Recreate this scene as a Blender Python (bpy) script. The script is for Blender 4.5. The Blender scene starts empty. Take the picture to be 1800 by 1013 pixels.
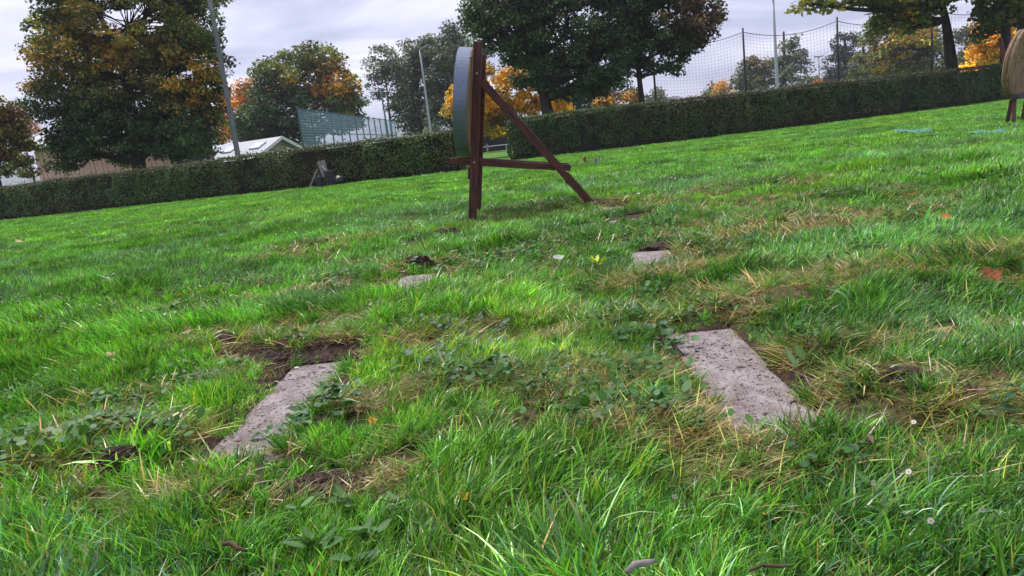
import bpy, bmesh, math, random
import numpy as np
from mathutils import Vector, Matrix, Euler, noise as mnoise

rng = np.random.default_rng(7)
random.seed(7)
S = bpy.context.scene
COL = S.collection

# ------------------------------------------------------------------ camera
CAM_F, CAM_P, CAM_R, CAM_H = 1320.0, math.radians(10.84), math.radians(6.7), 0.8
_F = np.array([0, math.cos(CAM_P), -math.sin(CAM_P)])
_r0 = np.array([1.0, 0, 0]); _u0 = np.array([0, math.sin(CAM_P), math.cos(CAM_P)])
_R = math.cos(CAM_R) * _r0 - math.sin(CAM_R) * _u0
_U = math.sin(CAM_R) * _r0 + math.cos(CAM_R) * _u0
cd = bpy.data.cameras.new('camera'); cam = bpy.data.objects.new('camera', cd); COL.objects.link(cam)
cd.sensor_width = 36; cd.lens = CAM_F / 1800 * 36; cd.clip_start = 0.05; cd.clip_end = 6000
M = Matrix((( _R[0], _U[0], -_F[0], 0), (_R[1], _U[1], -_F[1], 0), (_R[2], _U[2], -_F[2], CAM_H), (0, 0, 0, 1)))
cam.matrix_world = M
S.camera = cam

# ------------------------------------------------------------------ world, sun, exposure
SUN_EL, SUN_AZ = math.radians(58), math.radians(-35)      # azimuth from +Y towards +X
w = bpy.data.worlds.new('World'); S.world = w; w.use_nodes = True
nt = w.node_tree; nt.nodes.clear()
def N(tree, t, **k):
    n = tree.nodes.new(t)
    for a, b in k.items(): setattr(n, a, b)
    return n
out = N(nt, 'ShaderNodeOutputWorld')
sky = N(nt, 'ShaderNodeTexSky', sky_type='NISHITA'); sky.sun_disc = False
sky.sun_elevation = SUN_EL; sky.sun_rotation = SUN_AZ
bg1 = N(nt, 'ShaderNodeBackground'); bg1.inputs['Strength'].default_value = 0.06
nt.links.new(sky.outputs[0], bg1.inputs['Color'])
tc = N(nt, 'ShaderNodeTexCoord'); sep = N(nt, 'ShaderNodeSeparateXYZ'); nt.links.new(tc.outputs['Generated'], sep.inputs[0])
def math_(tree, op, a, b=None):
    n = N(tree, 'ShaderNodeMath', operation=op)
    for i, v in enumerate((a, b)):
        if v is None: continue
        if hasattr(v, 'is_linked') or hasattr(v, 'links'): tree.links.new(v, n.inputs[i])
        else: n.inputs[i].default_value = v
    return n.outputs[0]
zz = math_(nt, 'ADD', math_(nt, 'MAXIMUM', sep.outputs[2], 0.0), 0.16)
cx = math_(nt, 'DIVIDE', sep.outputs[0], zz); cy = math_(nt, 'DIVIDE', sep.outputs[1], zz)
cmb = N(nt, 'ShaderNodeCombineXYZ'); nt.links.new(math_(nt, 'MULTIPLY', cx, 0.55), cmb.inputs[0]); nt.links.new(cy, cmb.inputs[1])
nz = N(nt, 'ShaderNodeTexNoise'); nz.inputs['Scale'].default_value = 1.1; nz.inputs['Detail'].default_value = 6
nz.inputs['Roughness'].default_value = 0.52; nz.inputs['Distortion'].default_value = 0.35
nt.links.new(cmb.outputs[0], nz.inputs['Vector'])
rp = N(nt, 'ShaderNodeValToRGB'); nt.links.new(nz.outputs[0], rp.inputs[0])
e = rp.color_ramp.elements
e[0].position = 0.41; e[0].color = (0.36, 0.37, 0.53, 1)
e[1].position = 0.59; e[1].color = (0.76, 0.75, 0.86, 1)
m_ = e.new(0.5); m_.color = (0.53, 0.53, 0.69, 1)
bg2 = N(nt, 'ShaderNodeBackground'); bg2.inputs['Strength'].default_value = 0.49
nt.links.new(rp.outputs[0], bg2.inputs['Color'])
mx = N(nt, 'ShaderNodeMixShader'); mx.inputs[0].default_value = 0.9
nt.links.new(bg1.outputs[0], mx.inputs[1]); nt.links.new(bg2.outputs[0], mx.inputs[2]); nt.links.new(mx.outputs[0], out.inputs[0])

sl = bpy.data.lights.new('sun', 'SUN'); sl.energy = 1.5; sl.angle = math.radians(18); sl.color = (1, 0.97, 0.92)
so = bpy.data.objects.new('sun', sl); COL.objects.link(so)
sd = Vector((math.sin(SUN_AZ) * math.cos(SUN_EL), math.cos(SUN_AZ) * math.cos(SUN_EL), math.sin(SUN_EL)))
so.rotation_euler = (-sd).to_track_quat('-Z', 'Y').to_euler(); so.location = (0, 0, 60)

S.view_settings.view_transform = 'Standard'; S.view_settings.look = 'None'
S.view_settings.exposure = 1.62; S.view_settings.gamma = 1; S.view_settings.use_curve_mapping = False
S.cycles.max_bounces = 6; S.cycles.diffuse_bounces = 3; S.cycles.glossy_bounces = 2
S.cycles.transmission_bounces = 3; S.cycles.transparent_max_bounces = 6; S.cycles.volume_bounces = 0
S.cycles.use_denoising = True

# ------------------------------------------------------------------ helpers
def ray(x, y): return _F + (x - 900) / CAM_F * _R - (y - 506.5) / CAM_F * _U
def gnd(x, y, z=0.0):
    d = ray(x, y); t = (z - CAM_H) / d[2]; return np.array([0, 0, CAM_H]) + d * t
def at(x, y, Y):
    d = ray(x, y); return np.array([0, 0, CAM_H]) + d * (Y / d[1])
def tag(o, label=None, cat=None, group=None, kind=None):
    if label: o['label'] = label
    if cat: o['category'] = cat
    if group: o['group'] = group
    if kind: o['kind'] = kind
    return o
def empty(name, loc, rz=0.0):
    o = bpy.data.objects.new(name, None); COL.objects.link(o); o.location = loc; o.rotation_euler.z = rz
    o.empty_display_size = 0.2
    return o
def link(name, me, mat=None, parent=None):
    if mat and not me.materials: me.materials.append(mat)
    o = bpy.data.objects.new(name, me); COL.objects.link(o)
    if parent: o.parent = parent
    return o

class MB:
    """Collects boxes, bars, tubes and free faces for ONE mesh object."""
    def __init__(s): s.v = []; s.f = []
    def add(s, V, Fc):
        b = len(s.v); s.v += [tuple(map(float, p)) for p in V]; s.f += [tuple(b + i for i in q) for q in Fc]
    def box(s, c, size, rot=None):
        x, y, z = [d / 2 for d in size]
        P = [(-x,-y,-z),(x,-y,-z),(x,y,-z),(-x,y,-z),(-x,-y,z),(x,-y,z),(x,y,z),(-x,y,z)]
        if rot is not None: P = [rot @ Vector(p) for p in P]
        s.add([(p[0]+c[0], p[1]+c[1], p[2]+c[2]) for p in P], [(3,2,1,0),(4,5,6,7),(0,1,5,4),(1,2,6,5),(2,3,7,6),(3,0,4,7)])
    def bar(s, a, b, wd, hd, up=(0, 0, 1)):
        a, b = Vector(a), Vector(b); d = (b - a).normalized(); u = Vector(up)
        sx = d.cross(u)
        if sx.length < 1e-4: sx = d.cross(Vector((1, 0, 0)))
        sx.normalize(); u = sx.cross(d)
        P = []
        for p in (a, b):
            for i, j in ((-1,-1),(1,-1),(1,1),(-1,1)): P.append(p + sx * (i * wd / 2) + u * (j * hd / 2))
        s.add(P, [(3,2,1,0),(4,5,6,7),(0,1,5,4),(1,2,6,5),(2,3,7,6),(3,0,4,7)])
    def tube(s, pts, rad, n=7, caps=True):
        pts = [Vector(p) for p in pts]; base = len(s.v)
        ref = Vector((0.31, 0.77, 0.2))
        for i, p in enumerate(pts):
            d = (pts[min(i+1, len(pts)-1)] - pts[max(i-1, 0)])
            d = d.normalized() if d.length > 1e-6 else Vector((0, 0, 1))
            a = d.cross(ref)
            if a.length < 1e-3: a = d.cross(Vector((1, 0, 0)))
            a.normalize(); b = d.cross(a)
            r = rad[i] if hasattr(rad, '__len__') else rad
            for k in range(n):
                t = 2 * math.pi * k / n
                s.v.append(tuple(p + a * (r * math.cos(t)) + b * (r * math.sin(t))))
        for i in range(len(pts) - 1):
            for k in range(n):
                k2 = (k + 1) % n
                s.f.append((base+i*n+k, base+i*n+k2, base+(i+1)*n+k2, base+(i+1)*n+k))
        if caps:
            s.f.append(tuple(base + k for k in range(n))[::-1]); s.f.append(tuple(base + (len(pts)-1)*n + k for k in range(n)))
    def mesh(s, name, mat, smooth=False, bevel=0):
        me = bpy.data.meshes.new(name); me.from_pydata(s.v, [], s.f); me.update()
        if bevel:
            bm = bmesh.new(); bm.from_mesh(me)
            bmesh.ops.bevel(bm, geom=bm.edges[:], offset=bevel, segments=1, affect='EDGES'); bm.to_mesh(me); bm.free()
        if smooth:
            for p in me.polygons: p.use_smooth = True
        if mat: me.materials.append(mat)
        return me
    def build(s, name, mat, parent=None, smooth=False, bevel=0): return link(name, s.mesh(name, mat, smooth, bevel), None, parent)

def quads_mesh(name, V, col, mat):
    """V (n,4,3), one colour per quad; fast."""
    n = len(V); me = bpy.data.meshes.new(name)
    me.vertices.add(4*n); me.vertices.foreach_set('co', np.ascontiguousarray(V, dtype=np.float32).ravel())
    me.loops.add(4*n); me.loops.foreach_set('vertex_index', np.arange(4*n, dtype=np.int32))
    me.polygons.add(n); me.polygons.foreach_set('loop_start', np.arange(0, 4*n, 4, dtype=np.int32))
    me.update(calc_edges=True)
    a = me.attributes.new('col', 'FLOAT_COLOR', 'FACE')
    c4 = np.ones((n, 4), dtype=np.float32); c4[:, :3] = col; a.data.foreach_set('color', c4.ravel())
    me.materials.append(mat)
    return me

def vnoise(x, y, seed=0):
    """smooth value noise on arrays, 0..1"""
    x = np.asarray(x, float); y = np.asarray(y, float)
    xi = np.floor(x).astype(np.int64); yi = np.floor(y).astype(np.int64); fx = x - xi; fy = y - yi
    fx = fx*fx*(3-2*fx); fy = fy*fy*(3-2*fy)
    def h(i, j):
        n = (i*374761393 + j*668265263 + seed*1442695041) & 0x7fffffff
        n = ((n ^ (n >> 13)) * 1274126177) & 0x7fffffff
        return ((n ^ (n >> 16)) & 0xffff) / 65535.0
    a = h(xi, yi)*(1-fx) + h(xi+1, yi)*fx; b = h(xi, yi+1)*(1-fx) + h(xi+1, yi+1)*fx
    return a*(1-fy) + b*fy
def fbm(x, y, seed=0, o=4):
    t = 0; a = 1; s = 0
    for i in range(o):
        t = t + a*vnoise(x*2**i, y*2**i, seed+i*17); s += a; a *= 0.5
    return t/s

# ------------------------------------------------------------------ materials
def mat_new(name):
    m = bpy.data.materials.new(name); m.use_nodes = True; t = m.node_tree; t.nodes.clear()
    o = N(t, 'ShaderNodeOutputMaterial'); b = N(t, 'ShaderNodeBsdfPrincipled'); t.links.new(b.outputs[0], o.inputs[0])
    return m, t, b, o
def mat_noise(name, c1, c2, scale=8, rough=0.7, bump=0.0, stretch=(1,1,1), detail=6, metal=0.0, pos=(0.35, 0.65), bscale=None, spec=0.3, extra=None):
    m, t, b, o = mat_new(name)
    tc = N(t, 'ShaderNodeTexCoord'); mp = N(t, 'ShaderNodeMapping'); mp.inputs['Scale'].default_value = stretch
    t.links.new(tc.outputs['Object'], mp.inputs[0])
    n = N(t, 'ShaderNodeTexNoise'); n.inputs['Scale'].default_value = scale; n.inputs['Detail'].default_value = detail
    n.inputs['Roughness'].default_value = 0.62
    t.links.new(mp.outputs[0], n.inputs['Vector'])
    r = N(t, 'ShaderNodeValToRGB'); t.links.new(n.outputs[0], r.inputs[0])
    r.color_ramp.elements[0].position = pos[0]; r.color_ramp.elements[1].position = pos[1]
    r.color_ramp.elements[0].color = (*c1, 1); r.color_ramp.elements[1].color = (*c2, 1)
    cur = r.outputs[0]
    if extra:                                        # (colour, scale, threshold): a second blotch layer
        n2 = N(t, 'ShaderNodeTexNoise'); n2.inputs['Scale'].default_value = extra[1]; n2.inputs['Detail'].default_value = 8
        n2.inputs['Roughness'].default_value = 0.7
        t.links.new(mp.outputs[0], n2.inputs['Vector'])
        r2 = N(t, 'ShaderNodeValToRGB'); t.links.new(n2.outputs[0], r2.inputs[0])
        r2.color_ramp.elements[0].position = extra[2]; r2.color_ramp.elements[1].position = extra[2] + 0.07
        mxx = N(t, 'ShaderNodeMix', data_type='RGBA'); t.links.new(r2.outputs[0], mxx.inputs[0])
        t.links.new(cur, mxx.inputs[6]); mxx.inputs[7].default_value = (*extra[0], 1); cur = mxx.outputs[2]
    t.links.new(cur, b.inputs['Base Color'])
    b.inputs['Roughness'].default_value = rough; b.inputs['Metallic'].default_value = metal
    b.inputs['Specular IOR Level'].default_value = spec
    if bump:
        bp = N(t, 'ShaderNodeBump'); bp.inputs['Strength'].default_value = bump; bp.inputs['Distance'].default_value = 0.02
        if bscale:
            n3 = N(t, 'ShaderNodeTexNoise'); n3.inputs['Scale'].default_value = bscale; n3.inputs['Detail'].default_value = 8
            t.links.new(mp.outputs[0], n3.inputs['Vector']); t.links.new(n3.outputs[0], bp.inputs['Height'])
        else: t.links.new(n.outputs[0], bp.inputs['Height'])
        t.links.new(bp.outputs[0], b.inputs['Normal'])
    return m
def mat_leaf(name, trans=0.35, rough=0.5, spec=0.4, tint=False, gain=1.0):
    m, t, b, o = mat_new(name)
    a = N(t, 'ShaderNodeAttribute', attribute_name='col'); c = a.outputs['Color']
    if tint:
        a2 = N(t, 'ShaderNodeAttribute', attribute_name='tint', attribute_type='INSTANCER')
        mm = N(t, 'ShaderNodeMix', data_type='RGBA', blend_type='MULTIPLY'); mm.inputs[0].default_value = 1
        t.links.new(c, mm.inputs[6]); t.links.new(a2.outputs['Color'], mm.inputs[7]); c = mm.outputs[2]
    t.links.new(c, b.inputs['Base Color']); b.inputs['Roughness'].default_value = rough; b.inputs['Specular IOR Level'].default_value = spec
    tr = N(t, 'ShaderNodeBsdfTranslucent')
    g = N(t, 'ShaderNodeMix', data_type='RGBA', blend_type='MULTIPLY'); g.inputs[0].default_value = 1
    g.inputs[7].default_value = (1.25*gain, 1.3*gain, 0.7*gain, 1); t.links.new(c, g.inputs[6]); t.links.new(g.outputs[2], tr.inputs['Color'])
    ms = N(t, 'ShaderNodeMixShader'); ms.inputs[0].default_value = trans
    t.links.new(b.outputs[0], ms.inputs[1]); t.links.new(tr.outputs[0], ms.inputs[2]); t.links.new(ms.outputs[0], o.inputs[0])
    return m
def mat_plain(name, c, rough=0.6, metal=0.0, spec=0.4):
    return mat_noise(name, tuple(v*0.85 for v in c), c, 14, rough, 0, metal=metal, spec=spec)

MAT = dict(
    grass=mat_leaf('grass_blade', 0.22, 0.33, 0.42, tint=True),
    leaf=mat_leaf('tree_leaf', 0.3, 0.5, 0.4),
    hedge=mat_leaf('hedge_leaf', 0.12, 0.5, 0.35),
    weed=mat_leaf('weed_leaf', 0.2, 0.5, 0.25),
    litter=mat_leaf('fallen_leaf', 0.25, 0.55, 0.3),
    bark=mat_noise('bark', (0.018, 0.014, 0.011), (0.06, 0.048, 0.038), 6, 0.9, 0.8, (1, 1, 0.25)),
    stained=mat_noise('stained_wood', (0.022, 0.006, 0.005), (0.13, 0.036, 0.025), 10, 0.5, 0.45, (7, 7, 0.5), spec=0.4, extra=((0.02, 0.008, 0.007), 3, 0.62)),
    straw=mat_noise('straw', (0.13, 0.085, 0.052), (0.40, 0.28, 0.17), 30, 0.9, 0.6, (1, 1, 0.05), extra=((0.45, 0.29, 0.15), 5, 0.66)),
    rimband=mat_noise('rim_band', (0.12, 0.155, 0.215), (0.19, 0.23, 0.31), 60, 0.40, 0.06, metal=0.45, spec=0.5),
    rope=mat_noise('rope', (0.16, 0.10, 0.05), (0.3, 0.2, 0.11), 60, 0.9),
    bolt=mat_noise('bolt', (0.25, 0.2, 0.18), (0.45, 0.4, 0.38), 40, 0.45, metal=0.7),
    slab=mat_noise('concrete_slab', (0.205, 0.164, 0.159), (0.36, 0.313, 0.313), 7, 0.95, 0.6, (1.6, 1, 1), bscale=110, extra=((0.125, 0.092, 0.080), 40, 0.55), pos=(0.36, 0.62)),
    crumb=mat_noise('crumb', (0.055, 0.036, 0.028), (0.14, 0.095, 0.075), 60, 0.95),
    soil=mat_noise('soil', (0.028, 0.017, 0.012), (0.10, 0.062, 0.045), 30, 0.95, 0.9, bscale=120),
    metalpost=mat_noise('galvanised', (0.33, 0.35, 0.38), (0.48, 0.5, 0.54), 10, 0.5, metal=0.3),
    pole=mat_noise('grey_pole', (0.12, 0.125, 0.13), (0.22, 0.225, 0.24), 4, 0.75, 0.2, (3, 3, 0.4)),
    black=mat_noise('black_metal', (0.008, 0.008, 0.009), (0.02, 0.02, 0.022), 10, 0.5),
    net=mat_plain('net_cord', (0.13, 0.13, 0.17), 0.8),
    fence=mat_plain('fence_wire', (0.40, 0.56, 0.68), 0.6),
    fencepost=mat_plain('fence_post', (0.08, 0.18, 0.22), 0.5),
    white=mat_plain('white_paint', (0.75, 0.75, 0.75), 0.5),
    timber=mat_noise('cladding', (0.66, 0.34, 0.30), (0.86, 0.56, 0.52), 5, 0.8, 0.2, (5, 5, 0.4)),
    roof=mat_noise('roof_sheet', (0.19, 0.195, 0.23), (0.25, 0.26, 0.30), 3, 0.5, spec=0.5),
    rooflight=mat_plain('rooflight', (0.6, 0.63, 0.68), 0.25, spec=0.6),
    render=mat_plain('pale_render', (0.42, 0.37, 0.32), 0.85),
    glass=mat_plain('dark_glass', (0.03, 0.035, 0.04), 0.15, spec=0.6),
    slate=mat_noise('slate', (0.10, 0.10, 0.13), (0.17, 0.17, 0.21), 6, 0.7),
    redtile=mat_noise('red_tile', (0.22, 0.07, 0.05), (0.36, 0.13, 0.09), 6, 0.8),
    greywood=mat_noise('weathered_wood', (0.17, 0.14, 0.13), (0.36, 0.32, 0.31), 10, 0.85, 0.3, (1, 6, 6)),
    darkboard=mat_noise('dark_board', (0.022, 0.022, 0.026), (0.06, 0.06, 0.07), 12, 0.7, 0.2),
    bag=mat_noise('black_bag', (0.008, 0.008, 0.01), (0.02, 0.02, 0.024), 12, 0.4, 0.4),
    tarp=mat_noise('green_tarp', (0.03, 0.13, 0.10), (0.07, 0.24, 0.19), 7, 0.5, 0.3),
    redpeg=mat_noise('red_peg', (0.20, 0.05, 0.035), (0.3, 0.09, 0.06), 12, 0.8),
    skin=mat_plain('skin', (0.45, 0.27, 0.2), 0.6), blue=mat_plain('blue_cloth', (0.12, 0.2, 0.45), 0.8),
    hill=mat_noise('far_hill', (0.03, 0.05, 0.03), (0.06, 0.085, 0.045), 0.02, 0.95),
    twig=mat_noise('twig_bark', (0.06, 0.035, 0.025), (0.14, 0.09, 0.06), 30, 0.85, 0.4),
    netdark=mat_plain('dark_windbreak', (0.012, 0.013, 0.016), 0.9),
)

# ------------------------------------------------------------------ ground masks (metres, from the photograph's patches)
# (px, py, rx, ry, strength) on the photograph -> centre on the ground
def patches(L): return [(*gnd(p[0], p[1])[:2], *p[2:]) for p in L]
SOIL = patches([(560,632,.24,.16,1),(470,630,.18,.14,1),(395,615,.16,.10,.8),(560,850,.15,.10,.9),(215,838,.10,.06,.9),(140,888,.12,.05,.8),
    (780,415,.30,.3,.9),(610,517,.25,.12,.9),(735,475,.2,.14,.8),(790,515,.14,.16,.8),(545,440,.3,.25,.8),(690,690,.1,.08,.4),(460,800,.09,.05,.8),
    (1085,385,.35,.35,1),(1150,440,.25,.2,.9),(1180,490,.25,.14,.5),(1400,402,.5,.3,.4),(1185,358,.5,.5,.6),(1590,702,.07,.05,.8),
    (1170,600,.05,.2,.7),(1330,620,.07,.16,.9),(1400,680,.08,.08,.8),(880,500,.15,.08,.4),(1320,365,.4,.3,.4),(830,395,.25,.3,.8),(1050,362,.25,.3,.7),
    (1215,640,.03,.2,.5),(490,655,.08,.25,.9),(1690,690,.05,.03,.4),(650,500,.2,.1,.5)])
THATCH = patches([(200,790,.35,.12,1),(100,850,.35,.09,1),(200,900,.4,.08,.9),(330,890,.25,.08,.8),(600,840,.25,.10,.9),(420,800,.2,.08,.6),(720,690,.3,.13,.9),
    (1000,690,.35,.16,1),(1100,650,.3,.12,.7),(950,740,.25,.1,.8),(1200,770,.35,.12,1),(1120,750,.3,.1,1),(1290,830,.22,.07,.9),(1370,640,.16,.16,1),(1440,690,.2,.1,.9),(1350,540,.3,.2,.9),
    (1560,700,.3,.13,.9),(1720,720,.3,.1,.9),(1790,700,.2,.1,.9),(1500,500,.5,.2,.9),(1450,500,.3,.2,.8),(1170,485,.4,.2,1),(1240,450,.4,.25,1),(1100,500,.3,.15,.7),
    (1260,340,1.5,.8,.9),(1150,355,.8,.6,.8),(1330,360,.7,.5,1),(1400,405,1.1,.5,1),(1535,347,.7,.5,.9),(1280,395,1.0,.5,.8),(920,375,.8,.6,1),(1000,375,.8,.4,.7),
    (590,430,.6,.4,.9),(520,455,.6,.25,.9),(740,470,.5,.2,1),(560,515,.5,.15,1),(640,490,.4,.2,.7),(800,480,.3,.2,.8),(870,520,.3,.1,.5),(700,500,.4,.2,.8),
    (1660,450,.5,.3,.4),(1780,340,1.,.5,.5),(640,700,.12,.08,.7),(400,620,.35,.15,.5),(540,590,.5,.15,.5),(310,690,.2,.1,.4),(1780,470,.3,.15,.8),(480,605,.3,.12,.8),(590,610,.2,.1,.7),(380,600,.2,.1,.8),(300,560,.3,.1,.5),(1010,430,.4,.3,.6),(960,560,.3,.12,.6),(700,600,.3,.12,.6),(1050,580,.2,.12,.7),(840,760,.2,.06,.5)])
SLABS = [   # centre x, y, rz, width, length, top z
    (0.690, 2.37, math.radians(-3.2), 0.258, 1.06, -0.016),
    (-0.845, 2.57, math.radians(-1.5), 0.255, 1.04, -0.016),
    (0.89, 4.62, math.radians(-10), 0.25, 0.46, 0.012),
    (-0.62, 4.75, math.radians(-4), 0.22, 0.46, 0.012),
    (1.06, 6.66, math.radians(-6), 0.25, 0.34, 0.004),
    (1.16, 7.95, math.radians(-6), 0.24, 0.30, 0.002)]
def blob(x, y, L, seed):
    m = np.zeros_like(x)
    nzv = fbm(x*9, y*9, seed, 3)
    near = y < 16
    for (cx_, cy_, rx, ry, s) in L:
        d = ((x-cx_)/rx)**2 + ((y-cy_)/ry)**2
        m = np.maximum(m, s*np.clip(1.6*(1.15 - d) + (nzv-0.5)*2.2, 0, 1)*(d < 2.6))
    return m*near
def slab_dist(x, y):
    """signed-ish distance outside the nearest slab (0 inside)"""
    d = np.full_like(x, 9.0)
    for (cx_, cy_, rz, wd, ln, z) in SLABS:
        c, s = math.cos(-rz), math.sin(-rz)
        u = (x-cx_)*c - (y-cy_)*s; v = (x-cx_)*s + (y-cy_)*c
        dd = np.maximum(np.abs(u)-wd/2, np.abs(v)-ln/2)
        d = np.minimum(d, dd)
    return d
def height(x, y):
    x = np.asarray(x, float); y = np.asarray(y, float)
    fade = np.clip((24-y)/14, 0.15, 1)*np.clip((40-np.abs(x))/20, 0, 1)
    h = (fbm(x*1.9, y*1.9, 3, 4)-0.5)*0.12 + (fbm(x*6, y*6, 9, 3)-0.5)*0.055
    h = h*fade*np.clip((y+2)/2, 0, 1)
    so_ = blob(x, y, SOIL, 41); th = blob(x, y, THATCH, 43)
    h = h + so_*(fbm(x*24, y*24, 5, 3)-0.55)*0.05 + th*0.034
    h = h + 0.05*np.exp(-(((x-1.0)/.5)**2 + ((y-8.3)/.5)**2)) - 0.0*x
    sdist = slab_dist(x, y)
    k = np.clip(sdist/0.16, 0, 1)
    h = np.where(sdist < 0.16, h*k + (1-k)*(-0.012), h)
    return np.where(sdist < -0.012, -0.055, h)

# ------------------------------------------------------------------ ground sheet
def axis(lo, hi, step, far, grow=1.22):
    a = list(np.arange(lo, hi+1e-6, step)); s = step; p = hi
    while p < far: s *= grow; p += s; a.append(p)
    return a
xs = axis(0, 4.2, 0.045, 4000); xs = np.array(sorted(set([-v for v in xs] + xs)))
ys = np.array([-4000, -1500, -500, -150, -50, -20, -8, -3, -1, 0] + axis(0.4, 9.5, 0.045, 4000, 1.10))
XX, YY = np.meshgrid(xs, ys); ZZ = height(XX, YY)
nx, ny = len(xs), len(ys)
gm = bpy.data.meshes.new('ground')
gm.vertices.add(nx*ny); gm.vertices.foreach_set('co', np.stack([XX, YY, ZZ], -1).astype(np.float32).ravel())
ii, jj = np.meshgrid(np.arange(nx-1), np.arange(ny-1)); b0 = (jj*nx+ii).ravel()
q = np.stack([b0, b0+1, b0+nx+1, b0+nx], -1).astype(np.int32)
gm.loops.add(q.size); gm.loops.foreach_set('vertex_index', q.ravel())
gm.polygons.add(len(q)); gm.polygons.foreach_set('loop_start', np.arange(0, q.size, 4, dtype=np.int32))
gm.polygons.foreach_set('use_smooth', np.ones(len(q), bool)); gm.update(calc_edges=True)
soilm = np.clip(blob(XX, YY, SOIL, 41) + (slab_dist(XX, YY) < 0.05), 0, 1)
thm = blob(XX, YY, THATCH, 43)
far = np.clip((YY-6)/14, 0, 1)
cg = np.stack([0.03+0.045*far, 0.045+0.13*far, 0.014+0.006*far], -1)
cg = cg*(1-thm[..., None]*0.7) + np.array([0.13, 0.095, 0.045])*thm[..., None]*0.7
cg = cg*(1-soilm[..., None]) + np.array([0.055, 0.033, 0.024])*soilm[..., None]
a = gm.attributes.new('col', 'FLOAT_COLOR', 'POINT')
c4 = np.ones((nx*ny, 4), np.float32); c4[:, :3] = cg.reshape(-1, 3); a.data.foreach_set('color', c4.ravel())
m, t, b, o = mat_new('ground')
at_ = N(t, 'ShaderNodeAttribute', attribute_name='col'); n_ = N(t, 'ShaderNodeTexNoise'); n_.inputs['Scale'].default_value = 45; n_.inputs['Detail'].default_value = 8
tc_ = N(t, 'ShaderNodeTexCoord'); t.links.new(tc_.outputs['Object'], n_.inputs['Vector'])
mr = N(t, 'ShaderNodeMapRange'); mr.inputs[1].default_value = .3; mr.inputs[2].default_value = .7; mr.inputs[3].default_value = .5; mr.inputs[4].default_value = 1.45
t.links.new(n_.outputs[0], mr.inputs[0])
mm = N(t, 'ShaderNodeMix', data_type='RGBA', blend_type='MULTIPLY'); mm.inputs[0].default_value = 1
t.links.new(at_.outputs['Color'], mm.inputs[6]); t.links.new(mr.outputs[0], mm.inputs[7]); t.links.new(mm.outputs[2], b.inputs['Base Color'])
b.inputs['Roughness'].default_value = 0.95; b.inputs['Specular IOR Level'].default_value = 0.15
bp = N(t, 'ShaderNodeBump'); bp.inputs['Strength'].default_value = 0.9; bp.inputs['Distance'].default_value = 0.015
t.links.new(n_.outputs[0], bp.inputs['Height']); t.links.new(bp.outputs[0], b.inputs['Normal'])
gm.materials.append(m)
tag(link('ground', gm), kind='structure')
def gz(x, y): return float(height(np.array([x]), np.array([y]))[0])

# far hills: a long wooded ridge
hv, hf = [], []
nh = 120
for i in range(nh):
    x = -2600 + 5200*i/(nh-1)
    top = 62 + 16*math.sin(i*0.23+1.0) + 7*math.sin(i*0.71) + 14*math.sin(i*0.09)
    for k, (dy, f_) in enumerate(((0, -0.02), (150, .45), (330, .85), (480, 1.0), (900, 0.6))):
        hv.append((x, 1450+dy, top*f_*1.0))
for i in range(nh-1):
    for k in range(4):
        a0 = i*5+k; hf.append((a0, a0+5, a0+6, a0+1))
hm = bpy.data.meshes.new('hills'); hm.from_pydata(hv, [], hf); hm.materials.append(MAT['hill'])
for p in hm.polygons: p.use_smooth = True
tag(link('hills', hm), kind='structure')

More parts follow.
